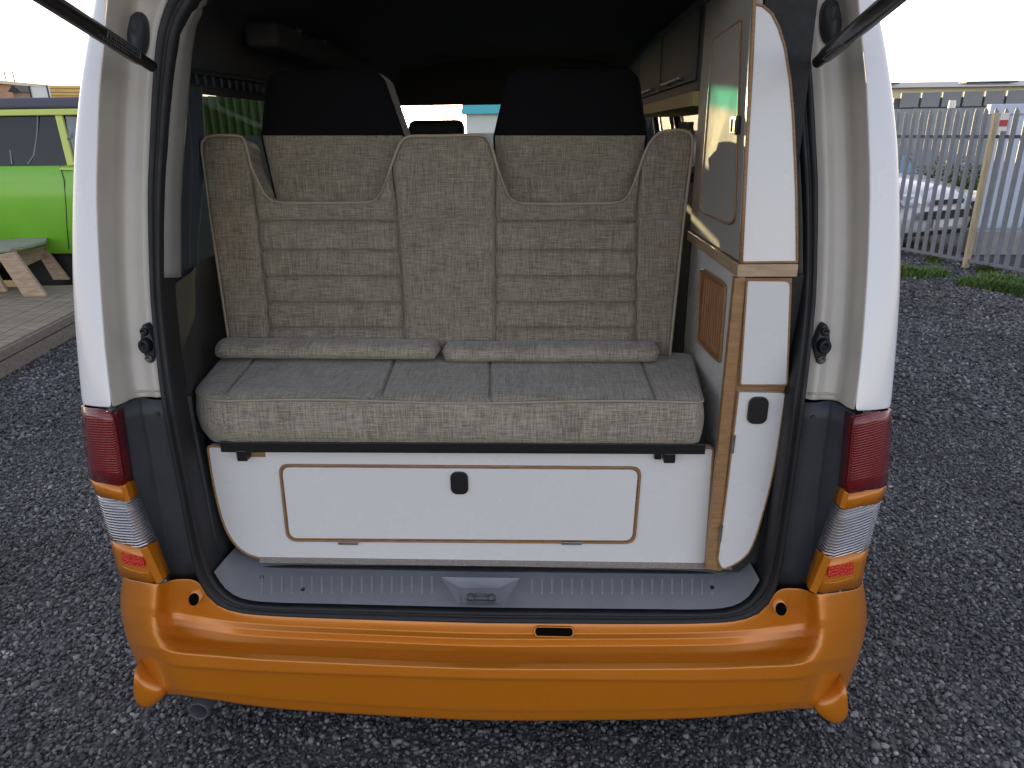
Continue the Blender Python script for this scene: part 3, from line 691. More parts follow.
# ---- gas struts with their bracket plates
def strut(mp, s):
    A = mp(onS(150, 65, -.01)) if s == 0 else onS(819, 61, -.01)
    B = un(-20, -44.5, Y=-.30) if s == 0 else un(960, -58, Y=-.42)
    u = (B-A).normalized()
    g = MB()
    L_ = (B-A).length
    g.tube([A+u*.035, A+u*.037, A+u*.05, A+u*.052, A+u*(L_-.01), A+u*L_], [.008,.0125,.0125,.0145,.0145,.010], 14)
    o = g.out('gas_strut', M['blackmetal'], van, auto=40)
    MB().tube([A-u*.012, A-u*.008, A+u*.022, A+u*.04], [.006,.0115,.0115,.008], 12).out('ball_socket', M['black'], o, auto=40)
    # printed outline of the strut's label, as fine raised lines
    side = u.cross(Vector(CAM)-A).normalized(); tow = side.cross(u).normalized()
    if tow.dot(Vector(CAM)-A) < 0: tow = -tow
    lb = MB()
    def lp(t, w): 
        a = w; return A+u*t + (side*math.sin(a)+tow*math.cos(a))*.0149
    for pts in ([lp(.07, .05), lp(.19, .05)], [lp(.07, .75), lp(.19, .75)], [lp(.07, .05), lp(.07, .4), lp(.07, .75)], [lp(.19, .05), lp(.19, .4), lp(.19, .75)]): lb.tube(pts, .00045, 4)
    for k in range(16):
        t = .076+.0068*k; lb.tube([lp(t, .22+.1*(k % 3)), lp(t+.004, .55)], .0004, 4)
        lb.tube([lp(t+.03, -.35-.1*(k % 2)), lp(t+.034, -.15)], .0004, 4)
    lb.out('strut_label', mat('label_grey', (.33,.34,.36), .6), o)
    # bracket plate
    c = onS(140, 34, .092); n = 28
    ring = []
    for k in range(n):
        a = 2*math.pi*k/n; ring.append((.021*math.cos(a)*(1.0), .046*math.copysign(abs(math.sin(a))**.8, math.sin(a))))
    rows = []
    for sc, d in ((0,-.026),(.55,-.025),(.85,-.020),(.97,-.008),(1,.004)):
        rows.append([mp(c+Vector((x*sc, d+lean(c.z+z)-lean(c.z), z*sc))) for x, z in ring+[ring[0]]])
    MB().grid(rows).out('strut_bracket', M['plastic'], o, smooth=True)
both(strut)
# ---- rubber stops on the jambs
def stop(mp, s):
    c0 = onS(149, 344, .088)
    b = MB(); out2 = []
    for k in range(28):
        a = 2*math.pi*k/28; x = .0135*math.cos(a); z = .047*math.sin(a)
        x *= (1+.25*math.exp(-(z/.016)**2)); out2.append((x, z))
    rows = [[mp(c0+Vector((x*sc, d+z*.2*0, z*sc))) for x, z in out2+[out2[0]]] for sc, d in ((1,.015),(1,-.004),(.88,-.008),(.0,-.008))]
    o = MB().grid(rows).out('bump_stop', M['plastic'], van, smooth=True)
    for dz, r, d in ((.031,.0095,-.008),(-.031,.0095,-.008)):
        cc = c0+Vector((0, d, dz)); MB().grid([[mp(cc+Vector((r*k_*math.cos(q*math.pi/6), y, r*k_*math.sin(q*math.pi/6)))) for q in range(13)] for k_, y in ((1,0),(1,-.004),(.75,-.007),(.55,-.007),(.5,-.003),(0,-.003))]).out('bolt', M['dullsteel'] if dz < 0 else M['black'], o, smooth=True)
    cc = c0+Vector((.001, -.008, .001)); MB().grid([[mp(cc+Vector((r*math.cos(q*math.pi/10), y, r*1.25*math.sin(q*math.pi/10)))) for q in range(21)] for r, y in ((.0135,0),(.013,-.016),(.011,-.019),(.007,-.019),(.006,-.006),(0,-.006))]).out('rubber_buffer', M['rubber'], o, smooth=True)
both(stop)

# ---- raised tailgate above the opening
b = MB(); rows = []
for y, z, hw in ((.40,1.985,.70),(.32,2.03,.74),(.02,2.15,.77),(-.36,2.29,.78),(-.66,2.37,.76),(-.76,2.36,.72)):
    rows.append([Vector((MID+x*hw, y, z-.10*abs(x)**4)) for x in (-1,-.9,-.6,-.2,.2,.6,.9,1)])
o = b.grid(rows).out('tailgate', M['white'], van, smooth=True); solid(o, .05, 0)
MB().prism([(MID-.62,-.22,2.165),(MID+.62,-.22,2.165),(MID+.60,.20,2.01),(MID-.60,.20,2.01)], (0,0,.006)).out('tailgate_window', M['darkglass'], o)

# ---- sill scuff plate
def sill():
    rows = []; n = 60
    i_ = cr([(*p, 0) for p in INNR[16:]], 30)
    L_ = [onS(p.x, p.y, .05) for p in i_]; L_[-1].x = MID
    edge = L_ + [mir(p) for p in reversed(L_[:-1])]
    back = []
    for p in edge:
        t = max(-1, min(1, (p.x-MID)/.66)); back.append(Vector((MID+t*.66, max(p.y+.002, .25), un(480, 563.5, Y=.135).z)))
    for k in range(7):
        t = k/6; rows.append([a.lerp(c_, t)+Vector((0,0,.004*math.sin(math.pi*t))) for a, c_ in zip(edge, back)])
    o = MB().grid(rows).out('scuff_plate', M['scuff'], van, smooth=True, recalc=False)
    return o
scf = sill()
for k in range(46):
    b = MB(); px = 262+k*10.0
    if 440 < px < 530: continue
    if px > 715: break
    a = un(px, 577+ (2 if px > 480 else 0), Z=.4655+.006); d = un(px, 593+(1 if px > 480 else 0), Z=.459+.004)
    b.bar(a, d, .006, .007).out('sill_rib', M['scuff'], scf, bevel=.002)
# latch recess + striker
A_ = un(441, 577, Z=.476); B_ = un(520, 578, Z=.476); C_ = un(504, 606, Z=.463); D_ = un(459, 605, Z=.463)
a2 = un(460, 588, Z=.458); b2 = un(500, 588, Z=.458); c2 = un(501, 603, Z=.455); d2 = un(462, 603, Z=.455)
MB().add([A_,B_,C_,D_,a2,b2,c2,d2], [(0,1,5,4),(1,2,6,5),(3,0,4,7),(2,3,7,6),(4,5,6,7)]).out('latch_recess', M['scuff'], scf, recalc=False)
st = un(481, 598, Z=.466)
b = MB(); b.tube([st+Vector((-.014,.012,-.005)), st+Vector((-.013,.0,.010)), st+Vector((0,-.004,.013)), st+Vector((.013,0,.010)), st+Vector((.014,.012,-.005))], .0035, 8)
for sx in (-1, 1): b.tube([st+Vector((sx*.024,.004,-.004)), st+Vector((sx*.024,.003,.004))], .009, 10)
b.tube([st+Vector((-.034,.006,-.003)), st+Vector((.034,.006,-.003))], .007, 8)
b.out('latch_striker', M['galvdark'], scf, smooth=True)
for px, py in ((262,578),(712,588),(303,590)):
    c = un(px, py, Z=.470); MB().tube([c, c+Vector((0,0,.004))], .005, 10).out('sill_screw', M['black'], scf)

# ---- wheels
def wheel(x, y):
    w = bpy.data.objects.new('wheel', None)
    COL.objects.link(w); WO[w.name] = Vector((x, y, .30)); w.parent = van; w.location = Vector((x, y, .30))-WO['camper_van']
    n = 32
    def ring(r, dx): return [Vector((x+dx, y+r*math.cos(2*math.pi*k/n), .30+r*math.sin(2*math.pi*k/n))) for k in range(n+1)]
    MB().grid([ring(.19,-.08),ring(.28,-.085),ring(.30,-.06),ring(.30,.06),ring(.28,.085),ring(.19,.08)]).out('tyre', M['tyre'], w, smooth=True)
    MB().grid([ring(.19,-.08),ring(.19,-.03),ring(.05,-.03),ring(0,-.03)]+[ring(0,.03),ring(.05,.03),ring(.19,.03),ring(.19,.08)]).out('rim', M['steel'], w, smooth=True)
for x in (MID-.74, MID+.74):
    for y in (.85, 3.05): wheel(x, y)

# ================================================================== REAR BENCH SEAT
seat = thing('bench_seat', 'beige tweed bench seat with black-topped headrests in the back of the orange van', 'seat', (-.11, .35, .47))
# backrest front plane leans back
def bplane(px, py):
    return onS(px, py, 0, lambda z: .435 + max(-.05, (z-.90))*.20)
NB = Vector((0, -1, .20)).normalized()
def coons(top, right, bottom, left, nu, nv):    # px curves: top L->R, bottom L->R, left T->B, right T->B
    T, B = lin(top, nu), lin(bottom, nu); L_, R_ = lin(left, nv), lin(right, nv)
    g = []
    for j in range(nv):
        v = j/(nv-1); r = []
        for i in range(nu):
            u = i/(nu-1)
            p = T[i]*(1-v)+B[i]*v+L_[j]*(1-u)+R_[j]*u-(T[0]*(1-u)*(1-v)+T[-1]*u*(1-v)+B[0]*(1-u)*v+B[-1]*u*v)
            r.append(p)
        g.append(r)
    return g
def V3(l): return [Vector((x, y, 0)) for x, y in l]
YG = [222, 251, 277, 303, 328]                  # stitched grooves
def patch(b, top, right, bottom, left, h, nu=40, nv=60, grooves=False, seed=0):
    g = coons(V3(top), V3(right), V3(bottom), V3(left), nu, nv)
    rows = []
    for j, r in enumerate(g):
        v = j/(nv-1); q = []
        for i, p in enumerate(r):
            u = i/(nu-1)
            eu = min(u, 1-u)*(nu/40)*2.0*1; ev = min(v, 1-v)*2
            du = min(u, 1-u); fu = min(1, du/.10); fv = min(1, min(v, 1-v)/.05)
            puff = h*math.sqrt(max(0, 1-(1-fu)**2))*math.sqrt(max(0, 1-(1-fv)**2))
            if grooves:
                gd = min(abs(p.y-y) for y in YG[:]); puff -= .009*math.exp(-(gd/1.1)**2); puff += .007*min(1, gd/13)**.5
            w = bplane(p.x, p.y)
            puff += .0022*noise.noise(Vector((w.x*7, seed, w.z*9))) + .0012*noise.noise(Vector((w.x*22, seed+3, w.z*22)))
            q.append(w+NB*puff)
        rows.append(q)
    b.grid(rows)
    return rows
BT = 352
LO = [(203,147),(207,180),(213,225),(222,285),(232,352)]                       # left outer edge
S1 = [(241,137),(247,146),(252,166),(257,200),(262,250),(268,300),(271,354)]   # left bolster / first cut
U1 = [(252,166),(258,180),(265,194),(272,200.5),(282,203),(320,203.5),(366,203),(376,200.5),(383,192),(389,176),(392,166)]
S2 = [(411,137),(403,141),(398,150),(392,166),(396,200),(400,260),(403,300),(405,355)]
U2 = [(497,166),(501,178),(506,192),(513,201),(524,204),(560,204.5),(612,203.5),(622,201.5),(629,195),(636,178),(640,166)]
S3 = [(481,136),(488,140),(492,148),(497,166),(496,200),(496,260),(496,356)]
S4 = [(672,131),(660,133),(652,140),(646,150),(640,166),(637,200),(636,260),(636,300),(635,356)]
RO = [(692,143),(688,180),(682,230),(676,290),(669,356)]
b = MB()
patch(b, [(203,147),(206,140),(213,136.5),(241,137)], S1, [(232,352),(271,354)], LO, .014, 24, 60, False, 1)
patch(b, U1, [(392,166)]+S2[4:], [(271,354),(405,355)], [(252,166)]+S1[3:], .013, 60, 170, True, 2)
patch(b, [(411,137),(440,136.5),(481,136)], S3, [(405,355),(496,356)], S2, .014, 40, 60, False, 3)
patch(b, U2, [(640,166)]+S4[5:], [(496,356),(635,356)], [(497,166)]+S3[4:], .013, 60, 170, True, 4)
patch(b, [(672,131),(682,131),(689,134),(692,143)], RO, [(635,356),(669,356)], S4, .014, 24, 60, False, 5)
outline = LO[::-1]+[(206,140),(213,136.5)]+S1[:3]+U1+S2[:4][::-1][1:]+[(440,136.5)]+S3[:4]+U2[1:]+S4[:5][::-1][1:]+[(682,131),(689,134)]+RO
ol3 = [bplane(x, y) for x, y in outline]
# side walls of the slab: front edge -> back
TH = -NB*.10
rows = [[p for p in ol3+[ol3[0]]], [p+NB*-.004 for p in ol3+[ol3[0]]], [p+TH for p in ol3+[ol3[0]]]]
b.grid(rows)
back = b.out('backrest', M['fabric'], seat, smooth=True)
MB().add([p+TH for p in ol3], [tuple(range(len(ol3)))]).out('backrest_board', M['blackfab'], seat)
b = MB()
b.tube([bplane(x, y)+NB*.008 for x, y in [(v.x, v.y) for v in cr([(*p, 0) for p in outline], 260)]], .0040, 6)
b.out('edge_piping', M['piping'], back, smooth=True)
for sm in (S1[3:], S2[4:], S3[4:], S4[5:]):
  b = MB(); b.tube([bplane(v.x, v.y)+NB*.0015 for v in cr([(*p, 0) for p in sm], 30)], .0016, 5)
  b.out('seam_stitching', M['fabric'], back, smooth=True)
# headrests: tapered blocks standing behind the cut-outs, tweed with black upper face
def headrest(px0, py0, wide, i):
    # px outline of the front face at plane Y ~ .66
    top = wide['top']; bot = wide['bot']; ysplit = wide['split']; ytop = wide['yt']
    YF = .60
    def hp(x, y, off=0): 
        p = onS(x, y, YF+off, lambda z: (z-1.4)*.12); return p
    e = thing_child('headrest', seat, hp((bot[0]+bot[1])/2, ysplit))
    # fabric body: sides + lower face; black upper face panel
    def ringrow(y, inset=0, puff=0):
        t = (y-ytop)/(ysplit-ytop)
        xl = top[0]+(bot[0]-top[0])*min(t, 1.5); xr = top[1]+(bot[1]-top[1])*min(t, 1.5)
        return xl+inset, xr-inset
    D = Vector((0, .115, .0))
    ysf = [ytop, ytop+1, ytop+4, ytop+10, 90, 105, 120, ysplit-1.5]
    rows = []
    for y in ysf:
        xl, xr = ringrow(y); c = 9*max(0, 1-(y-ytop)/9)**1.6
        xl += c; xr -= c
        rows.append([hp(xl+(xr-xl)*k/16, y)+Vector((0, -.014*math.sqrt(max(0, 1-abs(2*k/16-1)**8))*min(1, .3+(y-ytop)/14), 0)) for k in range(17)])
    MB().grid(rows).out('black_face', M['blackfab'], e, smooth=True)
    lo = []
    for y in (ysplit-1.5, ysplit+.5, 150, 165, 180, 195, 215):
        xl, xr = bot[0]+(wide['lb']-bot[0])*(y-ysplit)/66, bot[1]-(y-ysplit)*.10; lo.append([hp(xl+(xr-xl)*k/16, y)+Vector((0, -.016*math.sqrt(max(0, 1-abs(2*k/16-1)**8)), 0)) for k in range(17)])
    MB().grid(lo).out('fabric_face', M['fabric'], e, smooth=True)
    ring = [r[0] for r in lo[::-1]]+[r[0] for r in rows[::-1]]+rows[0][1:-1]+[r[-1] for r in rows]+[r[-1] for r in lo]
    sh = MB(); sh.grid([ring, [p+Vector((0,.02,0)) for p in ring], [p+D*.8 for p in ring], [p+D for p in ring]])
    sh.out('fabric_side', M['fabric'], e, smooth=True)
    MB().add([p+D for p in ring], [tuple(range(len(ring)))]).out('rear_face', M['blackfab'], e)
    MB().tube(cr(ring, 80), .003, 6).out('headrest_piping', M['blackfab'], e, smooth=True)
headrest(0, 0, dict(top=(269,381), bot=(262,404), split=137, yt=71, lb=277), 0)
headrest(0, 0, dict(top=(510,637), bot=(494,646), split=137, yt=70, lb=497), 1)

# cushion
ZT, ZB = .925, .812
CF0 = un(187, 400, Z=ZT); CF1 = un(704, 404, Z=ZT); CB0 = un(222, 357, Z=ZT); CB1 = un(694, 360, Z=ZT)
YF = (CF0.y+CF1.y)/2
def cush():
    b = MB(); nu, nv = 420, 30
    yb = .47
    xs0, xs1 = CF0.x, CF1.x
    seams = [un(x, 402, Z=ZT).x for x in (222, 380, 490, 655)]; seamsb = [un(x, 360, Z=ZT).x for x in (254, 395, 489, 640)]
    rows = []
    plan = rquad([(xs0, YF, 0), (xs1, YF, 0), (CB1.x, yb, 0), (CB0.x, yb, 0)], [.065, .012, .01, .05], 8)
    # top: polar-like grid from outline inwards to spine
    def inside(x, y, m=.0):
        return True
    top = []
    for j in range(nv+1):
        v = j/nv; y = YF+(yb-YF)*v
        xl = CF0.x+(CB0.x-CF0.x)*v; xr = CF1.x+(CB1.x-CF1.x)*v
        rad = .095
        if y-YF < rad: xl += rad-math.sqrt(max(0, rad**2-(rad-(y-YF))**2))
        rad = .014
        if y-YF < rad: xr -= rad-math.sqrt(max(0, rad**2-(rad-(y-YF))**2))
        r = []
        for i in range(nu+1):
            u = i/nu; x = xl+(xr-xl)*u
            d = min(x-xl, xr-x)
            z = ZT + .010*math.sqrt(max(0, 1-(1-min(1, d/.05))**2))*math.sqrt(max(0, 1-(1-min(1, (y-YF)/.05))**2))
            for a, c_ in zip(seams, seamsb):
                xx = a+(c_-a)*v; z -= .008*math.exp(-((x-xx)/.0038)**2)
            z += .003*noise.noise(Vector((x*6, y*6, 4)))
            r.append(Vector((x, y, z)))
        top.append(r)
    b.grid(top)
    # side band following the outline, slightly bulged, softly wavy
    ol = [r[0] for r in top[::-1]] + top[0][1:-1] + [r[-1] for r in top]
    band = []
    cen = Vector(((CF0.x+CF1.x)/2, .3, 0))
    for k in range(11):
        t = k/10; z = ZT*(1-t)+ZB*t; rr_ = []
        for p in ol:
            n_ = Vector((0, -1, 0)) if p.y < YF+.02 else (Vector((-1, -.1, 0)) if p.x < 0 else Vector((1, -.1, 0)))
            bulge = .007*math.sin(math.pi*min(1, t*1.05))+.002*noise.noise(Vector((p.x*9, t*3, 7)))-.016*max(0, t-.8)*5*.6
            rr_.append(Vector((p.x, p.y, z))+n_*bulge)
        band.append(rr_)
    b.grid(band)
    b.add(band[-1], [tuple(range(len(band[-1])))])
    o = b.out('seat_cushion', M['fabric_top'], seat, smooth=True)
    MB().tube([Vector((p.x, p.y-.0015 if p.y < YF+.02 else p.y, ZT+.0015-.0035*math.sin(p.x*9+2))) for p in ol], .0030, 6).out('cushion_piping', M['piping'], o, smooth=True)
    for a, c_ in zip(seams, seamsb): MB().tube([Vector((a+(c_-a)*t, YF+(yb-YF)*t, ZT+.0015)) for t in (.06, .3, .6, 1)], .0016, 5).out('cushion_seam', M['fabric_top'], o, smooth=True)
cush()
# hinge-gap rolls
def roll(x0, x1, y0, y1, seed):
    n = 40; rows = []
    A = un(x0, y0, Y=.405); B = un(x1, y1, Y=.405)
    for k in range(n+1):
        t = k/n; c = A.lerp(B, t); e = min(t, 1-t)*n
        r = math.sqrt(max(0, 1-(1-min(1, e/1.6))**2)); rows.append([c+Vector((0, .05*r*math.cos(q*math.pi/8), (.0235+.0015*noise.noise(Vector((t*9, seed, 0))))*r*math.copysign(abs(math.sin(q*math.pi/8))**.8, math.sin(q*math.pi/8)))) for q in range(17)])
    MB().grid(rows).out('bolster_roll', M['fabric_top'], seat, smooth=True)
roll(217, 441, 347.5, 349, 1); roll(442, 660, 351, 351, 2)
# dark underside box between cushion and back
MB().box((CF0.x+.10, YF+.06, .62),(CF1.x-.02, .60, ZB-.03)).out('seat_frame', M['blackfab'], seat)
# black angle rail
R0 = un(221, 446.5, Y=YF+.004); R1 = un(705, 448.5, Y=YF+.004)
rail = MB().bar(R0, R1, .010, .026).bar(R0+Vector((0,.02,.009)), R1+Vector((0,.02,.009)), .045, .004).out('steel_rail', M['blackmetal'], seat, bevel=.0015)
for x0, y0, x1, y1 in ((236,450,248,461),(655.5,453,662,462),(664,453,675,463)):
    a = un(x0, y0, Y=YF); c = un(x1, y1, Y=YF)
    MB().box((a.x, YF-.004 if x0 != 655.5 else YF+.01, c.z), (c.x, YF+.03, a.z)).out('rail_bracket', M['blackmetal'], rail, bevel=.003)

# ================================================================== STORAGE BOX UNDER THE SEAT
YP = YF+.022
box = thing('storage_box', 'white laminate storage box with a ply-edged flap under the bench seat', 'cabinet', (-.05, YP+.1, .47))
P0 = [(207,446),(713,449),(705.5,564),(450,561),(262,560),(240,549),(225,531),(216,500)]
PO = [(207.5,446,0),(713.5,447.5,0),(705.5,564.5,0),(264,560,0),(241,552,0),(225,531,0),(214,490,0)]
po = [un(v.x, v.y, Y=YP) for v in rquad(PO, [4,4,5,20,14,24,40], 5)]
MB().prism(po, (0, .015, 0)).out('front_panel', M['laminate'], box)
MB().tube(po, .0032, 6, closed=True).out('ply_edging', M['ply'], box, smooth=True)
MB().box((-.60, YP+.02, .475),(.52, .55, .76)).out('carcass', M['carpet'], box)
s0 = un(249, 449, Y=YP-.001); s1 = un(266, 457.5, Y=YP-.001)
MB().box((s0.x, YP-.0012, s1.z),(s1.x, YP+.01, s0.z)).out('rail_slot', M['ply'], box, bevel=.003)
def px_panel(q, r, Y, th, name, m1, par, edge=None, er=.003, n=6):
    c = [Vector((x, y, 0)) for x, y in q]; P = [un(v.x, v.y, Y=Y) for v in rquad(c, r, n)]
    o = MB().prism(P, (0, th, 0)).out(name, m1, par)
    if edge: MB().tube(P, er, 6, closed=True).out('door_edging', edge, o, smooth=True)
    return o, P
QD = [(278,464),(642,466.5),(635.5,544),(286.5,541)]
c = [Vector((*q, 0)) for q in QD]
g_o = [un(v.x, v.y, Y=YP-.001) for v in rquad(c, 10, 6)]
MB().prism(g_o, (0, .01, 0)).out('door_shadow_gap', M['ply'], box)
cen = sum(g_o, Vector())/len(g_o)
gi = [un(v.x, v.y, Y=YP-.004) for v in rquad([Vector(p) for p in ((282,467.5,0),(638,470,0),(632,540.5,0),(290,538,0))], 8, 6)]
flapd = MB().prism(gi, (0, .008, 0)).out('flap_door', M['laminate'], box)
MB().tube([un(v.x, v.y, Y=YP-.003) for v in rquad([Vector(p) for p in ((279.5,465,0),(640.5,467.5,0),(634.5,543,0),(287.5,540.5,0))], 10, 6)], .0028, 6, closed=True).out('flap_edging', M['ply'], box, smooth=True)
def latch(px, py, hw, hh, Y, par):
    c = un(px, py, Y=Y); k = (Y+1.38)/F*1.0
    sc = (c-Vector(CAM)).dot(CF)/F
    w, h = hw*sc, hh*sc/.97
    o = MB().prism([c+Vector((x, -.006, z)) for x, z in rr(-w, -h, w, h, w*.75, 6)], (0, .007, 0)).out('latch', M['black'], par, bevel=.0015)
    return o
def latch_cup(px, py, hw, hh, Y, par):
    o = latch(px, py, hw, hh, Y, par); return o
latch(459.5, 482.5, 8.8, 12, YP-.004, flapd)
for x in (348.5, 571.5):
    c = un(x, 542.5, Y=YP-.004); MB().box((c.x-.025, c.y-.006, c.z-.0035), (c.x+.025, c.y, c.z+.0035)).out('hinge', M['steel'], box, bevel=.001)
# beige carpet strip in front of the box
a = un(265, 561, Y=YP-.001); c = un(735, 565, Y=YP-.001)
b = MB(); rows = []
for k in range(40):
    x = a.x-.01+(c.x-a.x)*k/39; w = .002*noise.noise(Vector((x*40, 0, 0)))
    zA = un(480, 560, Y=YP-.001).z; zB = un(480, 565, Y=YP-.014).z
    rows.append([Vector((x, YP+.002, zA)), Vector((x, YP-.004, zA-.001)), Vector((x, YP-.012+w, zA-.006)), Vector((x, YP-.014+w, zB)), Vector((x, YP-.012+w, zB-.004))])
props(MB().grid(rows).out('carpet_strip', M['beigecarpet'], None, smooth=True), 'narrow beige carpet edge at the foot of the white storage box', 'carpet')

# ================================================================== TALL CUPBOARD (right)
YC = YF-.012; XC = un(740, 268, Y=YC).x
cup = thing('tall_cupboard', 'tall white and oak cupboard at the right side of the van opening', 'cupboard', (XC+.08, YC+.2, .47))
def cu(px, py, off=0): return onS(px, py, YC+off, lambda z: 0.0 if z < 1.25 else (z-1.25)*.13)
def cpoly(q, r, off, th, name, m_, par, n=6, sub=True):
    P = [cu(v.x, v.y, off) for v in rquad([Vector((x, y, 0)) for x, y in q], r, n)]
    return MB().prism(P, (0, th, 0)).out(name, m_, par), P
# upper front panel with curved outer edge
UP = [(754,4),(763,6),(772,14),(779,28),(785,48),(790,80),(793,115),(795,160),(796.5,200),(797,262),(741,262.5),(744,200),(747,130),(750,70)]
up, P = cpoly(UP, 1.5, 0, .02, 'upper_front_panel', M['laminate'], cup, 3)
MB().tube(P, .0028, 6, closed=True).out('panel_edging', M['ply'], up, smooth=True)
# upper side (dark door face), plane X = XC
def cx_(px, py, dx=0): return un(px, py, X=XC+dx)
side = [cu(753,-40), cu(741,263)]
far0 = cx_(690,232); 
zb, zt = cu(741, 262).z, 1.80
ysd = far0.y
sv = [Vector((XC, cu(741,262).y, zb)), Vector((XC, ysd, zb)), Vector((XC, ysd, zt)), Vector((XC, YC+(zt-1.25)*.13, zt))]
MB().prism(sv, (.012, 0, 0)).out('upper_side_panel', M['locker'], cup)
MB().tube([cu(741,263,-.001), cu(744,200,-.001), cu(747.5,130,-.001), cu(751,70,-.001), cu(754,4,-.001), cu(757,-40,-.001)], .0042, 6).out('corner_edging', M['ply'], cup, smooth=True)
# side door
dq = [(713,39),(741,20),(735,214),(733,222),(728,224),(700,212)]
dp = [cx_(v.x, v.y, -.004) for v in rquad([Vector((x, y, 0)) for x, y in dq], 3, 4)]
d = MB().prism(dp, (.006, 0, 0)).out('side_door', M['locker'], cup)
MB().tube(dp, .0025, 6, closed=True).out('door_edging', M['ply'], d, smooth=True)
q = [cx_(x, y, -.012) for x, y in ((730,117),(736,116),(735,134),(729,134))]
MB().prism(q, (.010,0,0)).out('latch', M['black'], d, bevel=.002)
b = MB(); b.tube([cx_(731,132,-.016), cx_(732,119,-.016)], .003, 6); b.out('latch_lever', M['blackmetal'], d)
# oak moulding shelf wrapping the corner
z0, z1 = cu(741, 277).z, cu(741, 263.5).z
MB().prism([(XC-.006,YC-.004,z0),(XC+.118,YC-.004,z0),(XC+.118,YC+.09,z0),(XC+.10,ysd,z0),(XC-.006,ysd+.004,z0)], (0,0,z1-z0-.001)).out('oak_moulding', M['oakh'], cup, bevel=.003)
# lower front: oak post, two doors
cpoly([(735,278),(746,278),(717,570),(706,569)], 0, -.001, .02, 'oak_post', M['oak'], cup)
cpoly([(744,278),(792,278),(786,388),(776,470),(757,535),(744,558),(720,571),(712,570)], 1, .004, .02, 'backing_board', M['ply'], cup, 3)
o, P = cpoly([(747,280),(791,280.5),(787,385),(740,385)], [3,7,3,3], -.004, .012, 'middle_panel', M['laminate'], cup)
MB().tube(P, .0022, 6, closed=True).out('panel_edging', M['ply'], o, smooth=True)
o, P = cpoly([(738.5,391),(786,392),(773,478),(753,548),(740,562),(722,570),(717.5,560),(728,480)], [3,6,30,22,18,5,4,30], -.004, .012, 'lower_door', M['laminate'], cup)
MB().tube(P, .0022, 6, closed=True).out('door_edging', M['ply'], o, smooth=True)
latch(757.5, 410, 9.8, 14, YC-.005, o)
for y in (444, 533):
    c = cu(733.5 if y < 500 else 721, y, -.006); MB().tube([c+Vector((0,0,.022)), c+Vector((-.001,0,-.022))], .0035, 8).out('hinge', M['steel'], cup)
# lower side with tambour vent
zt2 = z0-.001
MB().prism([(XC+.002,YC+.004,.52),(XC+.002,ysd-.02,.52),(XC+.002,ysd-.02,zt2),(XC+.002,YC+.004,zt2)], (.012,0,0)).out('lower_side_panel', M['laminate'], cup)
vq = [(701,268),(726,285),(720,363),(697,340)]
vp = [cx_(v.x, v.y, -.001) for v in rquad([Vector((x, y, 0)) for x, y in vq], 5, 4)]
v = MB().prism(vp, (.006,0,0)).out('tambour_vent', M['tambour'], cup)
MB().tube(vp, .004, 6, closed=True).out('vent_frame', M['ply'], v, smooth=True)
b = MB()
for k in range(9):
    t = .1+.1*k; a = cx_(703+23*t, 276+13*t, -.001); c = cx_(699+20*t, 338+18*t, -.001); b.tube([a, c], .0028, 5)
b.out('vent_slats', M['tambour'], v)
MB().box((XC+.02, YC+.025, .475),(XC+.16, ysd-.03, z0)).out('carcass', M['carpet'], cup)
MB().box((XC+.02, YC+.075, z1),(XC+.12, ysd-.002, 1.78)).out('upper_carcass', M['carpet'], cup)

# ---- overhead lockers and galley further inside, right side
ov = thing('overhead_locker', 'row of grey overhead lockers with tan underside strip along the right inside wall', 'cupboard', (.62, 1.6, 1.58))
XO = .54
def ox(px, py, dx=0): return un(px, py, X=XO+dx)
MB().box((XO, ysd+.03, 1.60),(.80, 2.3, 1.83)).out('locker_body', M['lockerdark'], ov, bevel=.004)
for y0, y1 in ((ysd+.06,1.25),(1.28,1.85),(1.87,2.28)):
    d = MB().box((XO-.012, y0, 1.625),(XO-.001, y1, 1.80)).out('locker_door', M['lockerdark'], ov, bevel=.003)
    b = MB(); b.tube([(XO-.03, y0+.12, 1.64),(XO-.03, y1-.12, 1.64)], .004, 6)
    for y in (y0+.14, y1-.14): b.tube([(XO-.03,y,1.64),(XO-.012,y,1.64)], .004, 6)
    b.out('handle', M['steel'], d)
MB().box((XO-.012, ysd+.03, 1.562),(.78, 2.3, 1.598)).out('underside_strip', M['tan'], ov)
gal = thing('galley_unit', 'dark galley worktop unit along the right inside wall under the lockers', 'kitchen unit', (.66, 1.6, .47))
MB().box((XO+.01, ysd+.04, .475),(.80, 2.3, 1.36)).out('cabinet', M['lockerdark'], gal)
MB().box((XO-.005, ysd+.04, 1.362),(.80, 2.31, 1.39)).out('worktop', M['navy'], gal, bevel=.004)
for i, (y, r, h, m_, lab) in enumerate(((1.25,.03,.11,'steel','small steel cup on the galley worktop nearest the cupboard'),(1.45,.035,.14,'locker','pale jar on the galley worktop behind the steel cup'),(1.75,.04,.10,'steel','wide steel pot at the far end of the galley worktop'))):
    n = 16; c = Vector((.66, y, 1.39))
    rows = [[c+Vector((q*math.cos(2*math.pi*k/n), q*math.sin(2*math.pi*k/n), z)) for k in range(n+1)] for q, z in ((0,0),(r,0),(r,.7*h),(r*.8,.85*h),(r*.8,h),(0,h))]
    props(MB().grid(rows).out(['cup','jar','pot'][i], M[m_], None, auto=40), lab, ['cup','jar','pot'][i])

